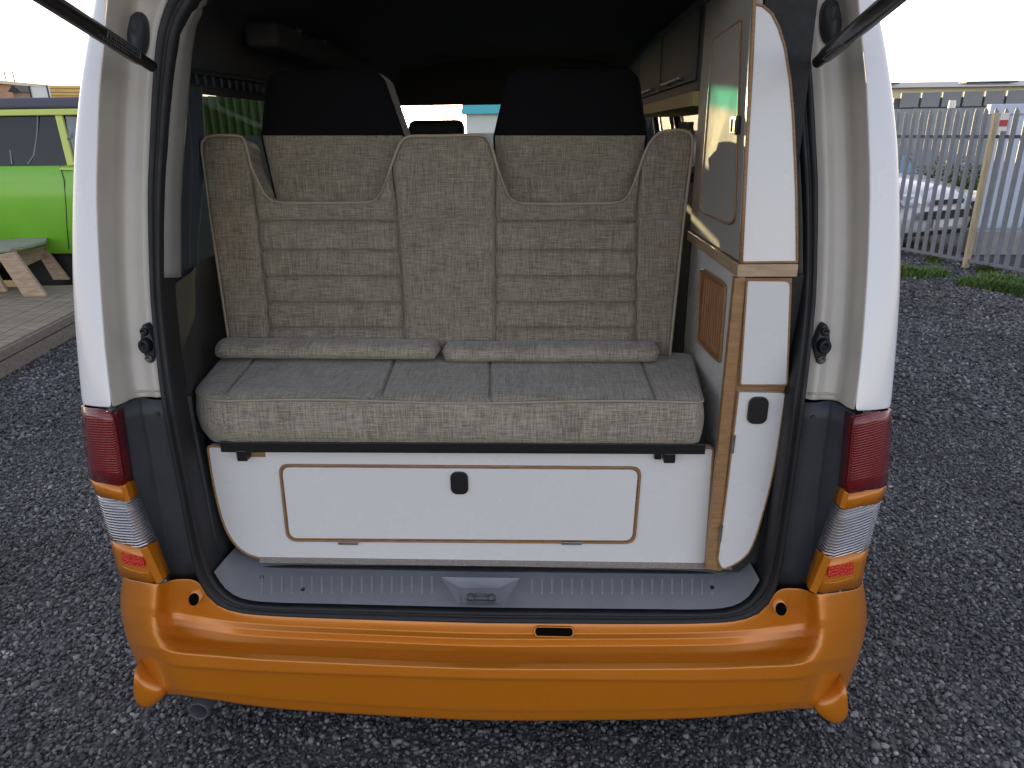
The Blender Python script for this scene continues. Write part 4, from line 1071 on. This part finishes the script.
# ---- cab seats
for x, lab in ((-.37,'dark cab seat on the left side seen between the two bench headrests'),(.34,'dark cab seat on the right side hidden behind the right bench headrest')):
    cs = thing('cab_seat', lab, 'seat', (x, 2.3, .47))
    def pad(a, b_, name): MB().box(a, b_).out(name, M['navy'], cs, bevel=.03)
    pad((x-.24, 2.22, .75), (x+.24, 2.7, .90), 'seat_base'); pad((x-.23, 2.10, .85), (x+.23, 2.24, 1.40), 'backrest'); pad((x-.13, 2.10, 1.42), (x+.13, 2.20, 1.56), 'headrest')
    MB().box((x-.2, 2.25, .47), (x+.2, 2.6, .75)).out('seat_box', M['black'], cs)

# ================================================================== BACKGROUND LEFT: deck, trestle, green van, fence
def noisy(v, a=.002): return v
dA = un(-60, 414, Z=0); dB = un(76, 336, Z=0)
u = Vector((dB.x-dA.x, dB.y-dA.y, 0)).normalized(); nL = Vector((-u.y, u.x, 0))
if nL.x > 0: nL = -nL
u = Vector((u.x, u.y, 0))
O = Vector((dA.x, dA.y, 0)) - u*1.0
dk = thing('deck', 'low weathered timber deck left of the orange van', 'deck', tuple(O+nL*1.5+u*2))
b = MB(); Lk = 3.9; H = .19
# boards run parallel to the front edge
wid = .092
for k in range(40):
    off = .01+k*(wid+.006)
    z = H + random.uniform(-.0015, .0015)
    c0 = O+nL*(off+wid/2); b.bar(Vector((c0.x, c0.y, z-.012)), Vector((c0.x, c0.y, z-.012))+u*Lk, wid, .024)
b.out('deck_boards', M['deck'], dk, bevel=.002)
b = MB()
for z, h in ((.055,.10),(.145,.06)):
    c0 = O+nL*.0; b.bar(Vector((c0.x, c0.y, z)), Vector((c0.x, c0.y, z))+u*Lk, .022, h)
b.out('fascia_boards', M['deckedge'], dk, bevel=.002)
MB().bar(O+nL*2.0+Vector((0,0,.08)), O+nL*2.0+u*(Lk-.05)+Vector((0,0,.08)), 3.8, .15).out('deck_frame', M['hole'], dk)
# timber trestle stool on the deck
ZD = H
tr = thing('timber_stool', 'rough timber stool with splayed plank legs and rounded grey top on the deck', 'stool', tuple(un(30, 290, Z=ZD)))
f1 = un(35, 297, Z=ZD); f2 = un(62, 280, Z=ZD)
t1 = un(4, 250, Y=f1.y+.05); t2 = un(38, 243, Y=f2.y+.05)
def plank(p, q, w, th, name, m_, par, up=(0,1,0)): return MB().bar(p, q, w, th, up).out(name, m_, par, bevel=.004)
zt_ = t1.z
f2 = Vector((f2.x, f2.y, ZD)); 
ax = Vector((.72, .42, 0)).normalized()
topc = un(22, 243, Y=f1.y+.22); zt_ = topc.z
def leg(foot, topx, w=.17):
    a = Vector((foot.x, foot.y, ZD)); c_ = Vector((topx[0], topx[1], zt_-.03))
    d = c_-a
    n_ = Vector((d.y, -d.x, 0)).normalized()
    MB().bar(a+Vector((0,0,.0)), c_, w, .042, (1,0,.3)).out('leg', M['timber'], tr, bevel=.003)
tl1 = un(3, 247, Z=zt_-.03); tl2 = un(38, 240, Z=zt_-.03)
def plankpx(pts, d, name, m_):                   # plank given by its four corners, pushed back by its thickness
    return MB().prism(pts, d).out(name, m_, tr, bevel=.003)
ya, yb_ = f1.y, f2.y
plankpx([un(-4,255,Y=ya+.03), un(14,252,Y=ya+.03), Vector((un(46,294,Y=ya).x, ya, ZD+.002)), Vector((un(24,298,Y=ya).x, ya, ZD+.002))], (-.01,.045,0), 'leg', M['timber'])
plankpx([un(36,251,Y=yb_+.03), un(45,249,Y=yb_+.03), Vector((un(69,280,Y=yb_).x, yb_, ZD+.002)), Vector((un(54,283,Y=yb_).x, yb_, ZD+.002))], (-.01,.045,0), 'leg', M['timber'])
plankpx([un(12,254,Y=(ya+yb_)/2), un(44,246,Y=yb_), un(42,259,Y=yb_), un(24,267,Y=(ya+yb_)/2)], (-.01,.04,0), 'apron', M['timber'])
plankpx([un(-30,258,Y=ya+.1), un(-2,254,Y=ya+.1), un(-2,268,Y=ya+.1), un(-30,275,Y=ya+.1)], (-.01,.04,0), 'apron', M['timber'])
plankpx([Vector((un(-30,262,Y=ya+.2).x, ya+.2, zt_-.05)), Vector((un(-14,262,Y=ya+.2).x, ya+.2, zt_-.05)), Vector((un(5,285,Y=ya+.2).x, ya+.2, ZD+.002)), Vector((un(-10,285,Y=ya+.2).x, ya+.2, ZD+.002))], (-.01,.045,0), 'leg', M['timber'])
zt_ = un(20, 247, Y=(ya+yb_)/2).z
TP = [(-60,245),(-20,243.5),(12,242),(30,239.5),(44,238),(48,240.5),(46,244),(30,248),(10,252),(-10,254),(-40,257),(-60,257)]
MB().prism([un(x, y, Z=zt_) for x, y in TP], (0,0,.028)).out('stool_top', M['timbertop'], tr, bevel=.004)

# green van on the left
YG_ = 5.35
gv = thing('green_van', 'lime green van with dark roof parked behind the deck', 'van', (-5.6, YG_+.85, 0))
def gx(px, py, Y=YG_): return un(px, py, Y=Y)
zsill = gx(40, 254).z; zbelt = gx(40, 166).z; zdrip = gx(40, 113).z; xf = gx(100, 200).x; xb = -8.3
zc1 = gx(40, 184).z; zc2 = gx(40, 230).z
prof = [(zsill,.03),(zsill+.05,.0),(zc2-.02,-.01),(zc2,-.022),(zc1-.05,-.022),(zc1,-.012),(zc1+.02,-.012),(zbelt-.02,.0),(zbelt,.02)]
rows = [[Vector((x, YG_+d, z)) for z, d in prof] for x in (xb, -6.5, -5, xf-.0)]
rows.append([Vector((xf+.10, YG_+d+.06, z)) for z, d in prof]); rows.append([Vector((xf+.15, YG_+d+.3, z)) for z, d in prof]); rows.append([Vector((xf+.15, YG_+1.6, z)) for z, d in prof])
MB().grid(rows).out('body', M['greenpaint'], gv, auto=50)
# glasshouse
p0, p1 = gx(54, 115), gx(70, 165)
b = MB(); b.add([Vector((xb, YG_+.035, zbelt)), Vector((p1.x-.02, YG_+.035, zbelt)), Vector((p0.x-.01, YG_+.08, zdrip-.02)), Vector((xb, YG_+.08, zdrip-.02))], [(0,1,2,3)])
b.out('side_glass', M['darkglass'], gv, recalc=False)
b = MB(); b.add([Vector((p1.x, YG_+.04, zbelt)), Vector((xf+.14, YG_+.10, zbelt)), Vector((xf-.02, YG_+.14, zdrip-.02)), Vector((p0.x+.05, YG_+.085, zdrip-.02))], [(0,1,2,3)])
b.out('front_quarter_glass', M['paleglass'], gv, recalc=False)
MB().bar(Vector((p0.x, YG_+.07, zdrip)), Vector((p1.x, YG_+.02, zbelt)), .065, .03, (0,1,0)).out('door_pillar', M['lime_edge'], gv, bevel=.005)
MB().tube([gx(38,114,YG_+.07), gx(37,135,YG_+.06), gx(34,155,YG_+.045), gx(28,164,YG_+.03)], .006, 6).out('window_divider', M['sheet'], gv)
MB().tube([gx(10,150,YG_+.05), gx(12,164,YG_+.03)], .006, 6).out('window_catch', M['sheet'], gv)
MB().tube([gx(68,127,YG_-.12), gx(72,131,YG_-.13), gx(71.5,137,YG_-.12), gx(68,139,YG_-.1)], .012, 8).out('door_mirror', M['sheet'], gv, smooth=True)
MB().box((xb, YG_+.03, zdrip-.02), (xf+.02, YG_+.10, zdrip+.035)).out('drip_rail', M['lime_edge'], gv, bevel=.01)
MB().box((xb, YG_+.05, zdrip+.036), (xf+.04, YG_+1.5, gx(40,97).z)).out('roof', M['roofgrey'], gv, bevel=.03)
MB().tube([gx(60,166,YG_-.003), gx(64,180,YG_-.02), gx(66,205,YG_-.024), gx(67,228,YG_-.024), gx(69,250,YG_-.01)], .004, 5).out('door_seam', M['black'], gv)
MB().bar(gx(60,168.5,YG_-.015), gx(75,169,YG_-.015), .02, .02).out('door_handle', M['lime_edge'], gv)
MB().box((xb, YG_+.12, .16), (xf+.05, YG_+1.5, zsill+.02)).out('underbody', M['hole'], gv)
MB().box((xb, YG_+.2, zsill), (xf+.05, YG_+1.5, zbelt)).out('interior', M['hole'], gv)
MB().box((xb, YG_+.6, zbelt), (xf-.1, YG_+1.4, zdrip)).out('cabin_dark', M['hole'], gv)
for x in (xf-.75, xf-3.2):
    n = 28
    def ring(r, dy): return [Vector((x+r*math.cos(2*math.pi*k/n), YG_+.05+dy, .31+r*math.sin(2*math.pi*k/n))) for k in range(n+1)]
    w = MB().grid([ring(0,.02),ring(.19,.02),ring(.2,0),ring(.30,.0),ring(.32,.02),ring(.32,.2)]).out('wheel', M['tyre'], gv, smooth=True)
# green metal fence seen through the side window
b = MB(); yy = 7.6; V = []
for k in range(97):
    x = -4.6+k*.025; V.append([Vector((x, yy+(.05 if k % 4 in (0, 1) else -.05), 0)), Vector((x, yy+(.05 if k % 4 in (0, 1) else -.05), 1.95))])
props(b.grid(V).out('green_fence', M['greenfence'], None), 'green ribbed metal fence seen through the left side window of the orange van', 'fence')
# far things above the green van
def bx(px0, py0, px1, py1, Y, d, name, m_, label, cat):
    a = un(px0, py0, Y=Y); c = un(px1, py1, Y=Y)
    return props(MB().box((a.x, Y, min(c.z, a.z)), (c.x, Y+d, max(c.z, a.z))).out(name, m_, None, bevel=.01), label, cat)
Yb = 13.
sg = thing('blank_signboard', 'white blank board in a thin dark frame above the green van roof', 'sign', tuple(un(39, 97, Y=Yb)))
a = un(29.5, 86, Y=Yb); c = un(47.5, 86, Y=Yb); c.z = un(40, 108, Y=Yb).z
MB().box((a.x, Yb, c.z), (c.x, Yb+.05, a.z)).out('board', M['signwhite'], sg)
MB().tube([(a.x,Yb-.02,0),(a.x,Yb-.02,a.z),(c.x,Yb-.02,a.z),(c.x,Yb-.02,0)], .014, 6).out('frame', M['navy'], sg)
tst = thing('timber_stack', 'stack of long yellow boards showing above the green van roof beside the white pillar', 'timber', tuple(un(66, 110, Y=14)))
for y in (87.5, 91, 94.5, 98):
    a = un(49, y, Y=14); c = un(112, y, Y=14); MB().bar(a, c, .3, .055).out('board', M['orangebg'], tst, bevel=.005)
a = un(49, 99, Y=14); c = un(112, 99, Y=14); MB().box((a.x,14,0),(c.x,14.3,a.z-.04)).out('support_crib', M['deckedge'], tst)
sh = thing('brick_shed', 'small orange brick shed with dark opening left of the white signboard', 'shed', tuple(un(10, 110, Y=18)))
a = un(-20, 84, Y=18); c = un(7, 120, Y=18)
MB().box((a.x,18,0),(c.x,21,a.z)).out('wall', mat('brick', (.50,.30,.20), .8, var=.2, vscale=6), sh)
MB().box((a.x-.1,17.9,a.z),(c.x+.1,21,a.z+.08)).out('roof', M['cream'], sh)
hut = thing('dark_hut', 'small dark hut beside the brick shed above the green van', 'hut', tuple(un(20, 110, Y=16)))
a = un(11.5, 87.5, Y=16); c = un(28, 120, Y=16)
MB().box((a.x,16,0),(c.x,18,a.z-.1)).out('wall', mat('hutwall', (.30,.24,.17), .8, var=.3), hut)
MB().prism([(a.x-.05,15.9,a.z-.1),((a.x+c.x)/2,15.9,a.z+.05),(c.x+.05,15.9,a.z-.1)], (0,2.2,0)).out('roof', M['navy'], hut)
for px, h, lab in ((12.3, 71, 'thin mast rising above the dark hut'), (3.5, 69, 'thin mast rising above the brick shed')):
    a = un(px, h, Y=22); props(MB().tube([(a.x,22,0),(a.x,22,a.z)], .02, 6).out('mast', M['galvdark'], None), lab, 'mast')

# ================================================================== BACKGROUND RIGHT: palisade fence, car, wall, building
FA = Vector((4.563, 7.655, 0)); FB = Vector((5.112, 6.126, 0)); fu = (FB-FA).normalized()
FS = FA-fu*1.2; FL = 5.0
pf = thing('palisade_fence', 'galvanised palisade fence right of the orange van', 'fence', tuple(FA.lerp(FB, .5)))
fn = Vector((fu.y, -fu.x, 0)); fn = fn if fn.y < 0 else -fn
HT = 1.69
b = MB(); k = 0; t = 0
while t < FL:
    p = FS+fu*t; hh = HT+random.uniform(-.01, .01); w = .062
    l = [p-fu*w/2-fn*.0, p-fu*w*.2+fn*.018, p+fu*w*.2+fn*.018, p+fu*w/2]
    rows = []
    ln = Vector((random.uniform(-.006,.006), 0, 0))
    rows.append([q+Vector((0,0,.06)) for q in l]); rows.append([q+ln+Vector((0,0,hh-.07)) for q in l])
    tip = [p+fn*.018+ln+Vector((0,0,hh-.0)) + (q-p)*.12 for q in l]
    rows.append([p+ (q-p)*.9 +ln+Vector((0,0,hh-.04)) for q in l]); rows.append(tip)
    b.grid(rows)
    t += .118
o = b.out('pales', M['galv'], pf); solid(o, .003, 0)
b = MB()
zr = un(955, 137, Y=6.85).z
MB().bar(FS-fn*.02+Vector((0,0,zr)), FS+fu*FL-fn*.02+Vector((0,0,zr)), .04, .035).out('rail', M['galvdark'], pf)
MB().bar(FS+fn*.03+Vector((0,0,.10)), FS+fu*FL+fn*.03+Vector((0,0,.10)), .03, .03).out('rail', M['galv'], pf)
b = MB()
pa = un(955, 270, Z=0); pp = FA+fu*((pa-FA).dot(fu)); ztop = un(987, 113, Y=pp.y).z
for tt in ((pp-FS).dot(fu), (pp-FS).dot(fu)+2.6, (pp-FS).dot(fu)-2.0):
    if 0 < tt < FL+.5:
        q = FS+fu*tt+fn*.03
        o = MB().bar(q, q+Vector((0,0,ztop)), .055, .055, (0,1,0)).out('fence_post', M['yellowpost'] if abs(tt-(pp-FS).dot(fu)) < .1 else M['galv'], pf, bevel=.004)
# small red and white plate on the fence
c = un(1004, 276, Z=0); t_ = (c-FS).dot(fu); q = FS+fu*t_+fn*.03
q.z = un(1004, 122, Y=q.y).z; q.x = un(1004, 122, Y=q.y).x; pl = MB().bar(q-fu*.045-Vector((0,0,.0)), q+fu*.045, .004, .17, (0,0,1)).out('fence_plate', M['signwhite'], pf)
MB().bar(q-fu*.045+fn*.004-Vector((0,0,.01)), q+fu*.045+fn*.004-Vector((0,0,.01)), .003, .06, (0,0,1)).out('plate_panel', M['red'], pl)
# street lamp-like pole with white head behind the fence
c = un(953, 108, Y=8.5); pole = thing('thin_pole', 'thin pole with white cap just behind the palisade fence', 'pole', (c.x, 8.5, 0))
MB().tube([(c.x-.02,8.5,0),(c.x-.02,8.5,c.z)], .025, 8).out('shaft', M['galv'], pole); MB().tube([(c.x-.02,8.5,c.z),(c.x-.02,8.5,c.z+.09)], [.045,.04], 10).out('cap', M['signwhite'], pole)

# grey sheet wall with blocks on top, behind
WY = 12.0
wl = thing('corrugated_wall', 'long grey corrugated wall topped by square panels beyond the palisade fence', 'wall', (10, WY, 0))
A0 = un(893, 110, Y=WY+.8); A1 = Vector((24, WY-3.6, 0)); A0.z = 0
wu = (A1-A0).normalized(); wn = Vector((wu.y, -wu.x, 0)); wn = wn if wn.y < 0 else -wn
zt1 = un(935, 108, Y=WY+.4).z
b = MB(); rows = []; Lw = (A1-A0).length; k = 0
while k*.07 < Lw:
    p = A0+wu*k*.07+wn*(.025 if k % 4 in (1, 2) else 0); rows.append([p, p+Vector((0,0,zt1))]); k += 1
b.grid(rows).out('sheet', M['sheet'], wl)
k = 0; t = .1; zc = un(900, 93, Y=WY+.8).z
while t < Lw-1:
    w = .30; p = A0+wu*t-wn*.02
    h = (zc-zt1)
    o = MB().bar(p+Vector((0,0,zt1+h/2+.01)), p+wu*w+Vector((0,0,zt1+h/2+.01)), .08, h-.02).out('top_panel', M['block'], wl, bevel=.01)
    t += w+.035
b = MB(); b.bar(A0-wn*.1+Vector((0,0,zt1+.06)), A1-wn*.1+Vector((0,0,zt1+.06)), .06, .25); b.out('top_rail', M['galvdark'], wl)
# pale ribbed trailer panel (bluish white) between wall and fence, at the right
TY = 8.2
tx0 = un(981, 200, Y=TY).x
tw = thing('pale_hoarding', 'pale blue-white ribbed panel hoarding behind the right end of the palisade fence', 'hoarding', (tx0+1.6, TY, 0))
zb_ = un(1000, 243, Y=TY).z; zt_r = un(1000, 104, Y=TY).z
MB().box((tx0, TY, zb_), (tx0+3.4, TY+.05, zt_r-.12)).out('panel', M['bluewhite'], tw)
MB().box((tx0-.12, TY-.03, zt_r-.12), (tx0+3.45, TY+.07, zt_r)).out('top_capping', M['bluewhite'], tw, bevel=.01)
b = MB()
for k in range(14): b.box((tx0+.1+k*.24, TY-.012, zb_+.01), (tx0+.14+k*.24, TY-.001, zt_r-.13))
b.out('ribs', M['sheet'], tw)
MB().box((tx0-.05, TY-.05, 0), (tx0+3.45, TY+.12, zb_)).out('concrete_base', M['concrete'], tw)
# low concrete plinth under it
props(MB().box((tx0-.3, TY-.55, 0), (tx0+3.6, TY-.25, .30)).out('concrete_kerb_block', M['concrete'], None, bevel=.02), 'low concrete block lying behind the right end of the palisade fence', 'block')

# white car behind the fence
def car():
    YC_ = 8.7
    w = un(893, 240, Z=.2); base = Vector((w.x, w.y, 0))
    c = thing('parked_car', 'white hatchback parked behind the palisade fence', 'car', tuple(base))
    # local frame: nose points right, towards the camera; length along -e
    e = Vector((.45, -.89, 0)).normalized(); s = Vector((.89, .45, 0)).normalized()   # e: forward, s: to the car's left (away)
    nose = base
    def P(f, l, z): return nose+e*f+s*l+Vector((0,0,z))
    Wd = 1.68
    # top profile along f (from nose backwards): (f, z, inset)
    prof = [(0,.30),(.02,.48),(-.03,.62),(-.20,.74),(-.55,.83),(-.95,.90)]
    rows = []
    for f, z in [(-.06,.20),(0.0,.26),(.03,.40),(.01,.55),(-.05,.66),(-.2,.75),(-.5,.83),(-.85,.89),(-1.0,.92)]:
        rows.append([P(f-.22*abs(t)**3, Wd/2+t*Wd/2, z-.06*abs(t)**4) for t in (-1,-.92,-.75,-.4,0,.4,.75,.92,1)])
    rf = MB().grid(rows).out('bonnet', M['carwhite'], c, smooth=True)
    rows = []
    for z, ins in ((.22,.03),(.35,.0),(.60,-.01),(.80,.02),(.88,.05)):
        rows.append([P(f, ins, min(z, zz)) for f, zz in ((-.24,.70),(-.6,.78),(-1.0,.88),(-2.0,.92),(-3.2,.93),(-3.7,.90))])
    MB().grid(rows).out('side_body', M['carwhite'], c, smooth=True)
    MB().grid([[p+s*(Wd-2*i_) for p in r] for r, i_ in zip(rows, (.03,0,-.01,.02,.05))]).out('side_body', M['carwhite'], c, smooth=True)
    rows = [[P(-1.0-.75*k/5, Wd/2+t*(Wd/2-.08-.04*k), .90+.50*math.sin(k/5*math.pi/2)) for t in (-1,-.6,-.2,.2,.6,1)] for k in range(6)]
    MB().grid(rows).out('windscreen', M['carglass'], c, smooth=True)
    MB().add([P(-1.75,.26,1.39),P(-3.3,.26,1.40),P(-3.3,Wd-.26,1.40),P(-1.75,Wd-.26,1.39),P(-1.75,.3,1.43),P(-3.2,.3,1.44),P(-3.2,Wd-.3,1.44),P(-1.75,Wd-.3,1.43)], [(0,1,5,4),(1,2,6,5),(2,3,7,6),(3,0,4,7),(4,5,6,7)]).out('roof', M['carwhite'], c)
    MB().add([P(-1.05,.05,.90),P(-3.5,.05,.92),P(-3.2,.24,1.40),P(-1.75,.26,1.39)], [(0,1,2,3)]).out('side_windows', M['carglass'], c)
    for t in (.16, .84):
        q = [P(.035-.22*abs(2*t-1)**3*1.0+.0, Wd*t-.17, .60), P(.035-.06, Wd*t+.17, .60), P(.02-.08, Wd*t+.14, .72), P(-.16, Wd*t-.17, .74)]
        MB().prism(q, e*.02).out('headlight', M['lampglass'], c)
    MB().bar(P(.03,.55,.62), P(.03,1.13,.62), .02, .06).out('grille', M['black'], c)
    MB().bar(P(.055,.36,.47), P(.055,1.32,.47), .03, .10).out('lower_grille', M['black'], c)
    MB().bar(P(.05,.62,.36), P(.05,1.06,.36), .01, .09).out('number_plate', M['signwhite'], c)
    MB().bar(P(.02,.15,.245), P(.02,1.53,.245), .03, .05).out('lower_lip', M['black'], c)
    for f in (-.72, -3.0):
        a = P(f, .02, .29); MB().tube([a, a+s*.2], .29, 24).out('wheel', M['tyre'], c)
    MB().add([P(-.3,.1,.15),P(-3.6,.1,.15),P(-3.6,Wd-.1,.15),P(-.3,Wd-.1,.15),P(-.3,.1,.5),P(-3.6,.1,.6),P(-3.6,Wd-.1,.6),P(-.3,Wd-.1,.5)], [(0,1,2,3),(4,5,6,7),(0,1,5,4),(1,2,6,5),(2,3,7,6),(3,0,4,7)]).out('underbody', M['hole'], c)
car()

# far building
fb = thing('warehouse', 'long pale warehouse with a low beige roof behind everything on the right', 'building', (30, 40, 0))
a = un(840, 88, Y=38); zt3 = un(900, 79.5, Y=38).z; zw = un(900, 88, Y=38).z
MB().box((a.x-4, 38, 0), (70, 50, zw)).out('wall', M['cream'], fb)
MB().prism([(a.x-4.5,37.5,zw),(a.x-4.5,44,zt3+.2),(a.x-4.5,51,zw)], (75,0,0)).out('roof', M['beigeroof'], fb)
for x in (a.x+1, a.x+7, a.x+15, a.x+24):
    MB().box((x, 39.5, zw+.27), (x+2.6, 40.3, zw+.34)).out('roof_vent', M['galvdark'], fb)
# unseen wall added ahead of the van to keep low sun off the ground
lw = mesh('unseen_shade_wall', [], [], M['concrete'], None) if False else None
props(MB().box((-3.7, 6.2, 0), (3.0, 6.4, 1.50)).out('unseen_shade_wall', M['concrete'], None, bevel=.01), 'unseen low wall added in front of the orange van to shade the ground', 'wall')
fh = thing('far_house', 'pale far house with an added teal roof standing for the windscreen tint of the orange van', 'house', (-1, 46, 0))
MB().box((-4.6, 45, 0), (7, 52, 2.6)).out('wall', M['signwhite'], fh); MB().prism([(-4.9,44.6,2.6),(-4.9,48.5,4.2),(-4.9,52.4,2.6)], (12.3,0,0)).out('roof', mat('windscreen_tint_roof', (.06,.50,.55), .6, var=.08), fh)  # teal roof added to stand in for the windscreen's tinted band

# grass tufts and bushes
def blades(name, centers, label, cat, h0, h1, spread, n, material, w=.006):
    V = []; Fc = []
    for (cx, cy, r) in centers:
        for i in range(n):
            a = random.uniform(0, 6.283); d = r*math.sqrt(random.random()); x = cx+d*math.cos(a); y = cy+d*math.sin(a)
            h = random.uniform(h0, h1)*(1-.5*d/r); b_ = random.uniform(0, 6.283); lx = math.cos(b_)*spread*h; ly = math.sin(b_)*spread*h
            px, py = math.cos(b_+1.57)*w, math.sin(b_+1.57)*w; k = len(V)
            V += [(x-px, y-py, 0), (x+px, y+py, 0), (x+lx*.4+px*.7, y+ly*.4+py*.7, h*.6), (x+lx*.4-px*.7, y+ly*.4-py*.7, h*.6), (x+lx, y+ly, h)]
            Fc += [(k, k+1, k+2, k+3), (k+3, k+2, k+4)]
    me = raw(name, V, Fc); o = link(name, me, material); props(o, label, cat, kind='stuff'); return o
g1 = un(915, 272, Z=0); cs_ = [(g1.x+random.uniform(-.35,.35), g1.y+random.uniform(-.3,.3), .16) for _ in range(7)]
g2 = [un(x, y, Z=0) for x, y in ((972,285),(985,288),(998,290),(1012,292),(1024,294),(1035,298),(990,282),(1010,284))]
blades('grass', cs_+[(p.x, p.y, .15) for p in g2]+[(p.x, p.y, .1) for p in [FS+fu*t for t in (.9,1.7,2.4,3.0,3.3,3.6,3.9,4.2)]], 'tufts of green grass growing along the foot of the palisade fence', 'grass', .05, .15, .7, 420, M['grass'])
blades('dry_debris', [(un(x, y, Z=0).x, un(x, y, Z=0).y, .2) for x, y in ((940,295),(975,305),(930,292),(1000,318))], 'flattened dry grass scraps on the gravel near the fence', 'grass', .008, .02, 3.5, 40, mat('drygrass', (.22,.19,.13), .9), .008)
def bush(name, c, rx, ry, rz, n, label):
    V = []; Fc = []
    rr_ = np.random.default_rng(int(abs(c[0])*100))
    for i in range(n):
        d = rr_.normal(size=3); d /= np.linalg.norm(d); q = .55+.45*rr_.random()
        nn = 1+.35*noise.noise(Vector((d[0]*2.3+c[0], d[1]*2.3, d[2]*2.3)))
        p = Vector((c[0]+d[0]*rx*q*nn, c[1]+d[1]*ry*q*nn, c[2]+abs(d[2])*rz*q*nn))
        s_ = rr_.uniform(.018, .04); a = Vector(rr_.normal(size=3)).normalized()*s_; b_ = Vector(rr_.normal(size=3)).normalized()*s_; k = len(V)
        V += [p-a, p-b_*.6, p+a, p+b_*.6]; Fc += [(k, k+1, k+2, k+3)]
    me = raw(name, V, Fc); o = link(name, me, M['leaf']); return o
bb = [((un(945,185,Y=10.4)).x, 10.4, 0), ((un(975,185,Y=10.2)).x, 10.2, 0), ((un(905,185,Y=10.8)).x, 10.8, 0), ((un(1000,185,Y=10.6)).x, 10.6, 0)]
for i, (c, lab) in enumerate(zip(bb, ('dark green bush directly behind the white car nose','green bush behind the yellow fence post','low green bush at the far left behind the white car','green bush half hidden behind the pale trailer'))):
    props(bush('bush', c, .55, .45, un(950, 158, Y=10.4).z, 2600, lab), lab, 'bush', 'bushes behind the white car')

# ================================================================== light, world, camera
SUN_EL, SUN_AZ = 5.0, 8.0      # low morning sun ahead of the van, a little to its left
sd = Vector((-math.sin(R(SUN_AZ))*math.cos(R(SUN_EL)), math.cos(R(SUN_AZ))*math.cos(R(SUN_EL)), math.sin(R(SUN_EL))))
sl_ = bpy.data.lights.new('sun', 'SUN'); sl_.energy = 2.6; sl_.angle = R(.5); sl_.color = (1, .74, .38)
so = bpy.data.objects.new('sun', sl_); COL.objects.link(so); so.rotation_euler = sd.to_track_quat('Z', 'Y').to_euler(); so.location = (0, 0, 20)
W = bpy.data.worlds.new('World'); S.world = W; W.use_nodes = True; nt = W.node_tree
bg = nt.nodes['Background']; sky = nt.nodes.new('ShaderNodeTexSky'); sky.sky_type = 'NISHITA'; sky.sun_disc = False
sky.sun_elevation = R(SUN_EL); sky.sun_rotation = R(-SUN_AZ); sky.air_density = 1.0; sky.dust_density = 1.0; sky.ozone_density = 1.2
hsn = nt.nodes.new('ShaderNodeHueSaturation'); hsn.inputs['Saturation'].default_value = .6      # thin high cloud pales the sky
tn = nt.nodes.new('ShaderNodeMix'); tn.data_type = 'RGBA'; tn.blend_type = 'MULTIPLY'; tn.inputs[0].default_value = 1; tn.inputs[7].default_value = (1.04, .93, 1.01, 1)
nt.links.new(sky.outputs[0], hsn.inputs['Color']); nt.links.new(hsn.outputs[0], tn.inputs[6]); nt.links.new(tn.outputs[2], bg.inputs[0]); bg.inputs[1].default_value = .15
cam = bpy.data.cameras.new('camera'); cam.sensor_width = 36; cam.lens = F/1024*36; cam.clip_start = .02; cam.clip_end = 600
co = bpy.data.objects.new('camera', cam); COL.objects.link(co)
co.matrix_world = Matrix(((CR.x, CU.x, -CF.x, CAM[0]), (CR.y, CU.y, -CF.y, CAM[1]), (CR.z, CU.z, -CF.z, CAM[2]), (0, 0, 0, 1)))
S.camera = co
S.view_settings.view_transform = 'Standard'; S.view_settings.look = 'None'; S.view_settings.gamma = 1; S.view_settings.use_curve_mapping = False
S.view_settings.exposure = 2.1
S.cycles.max_bounces = 8; S.cycles.transparent_max_bounces = 12
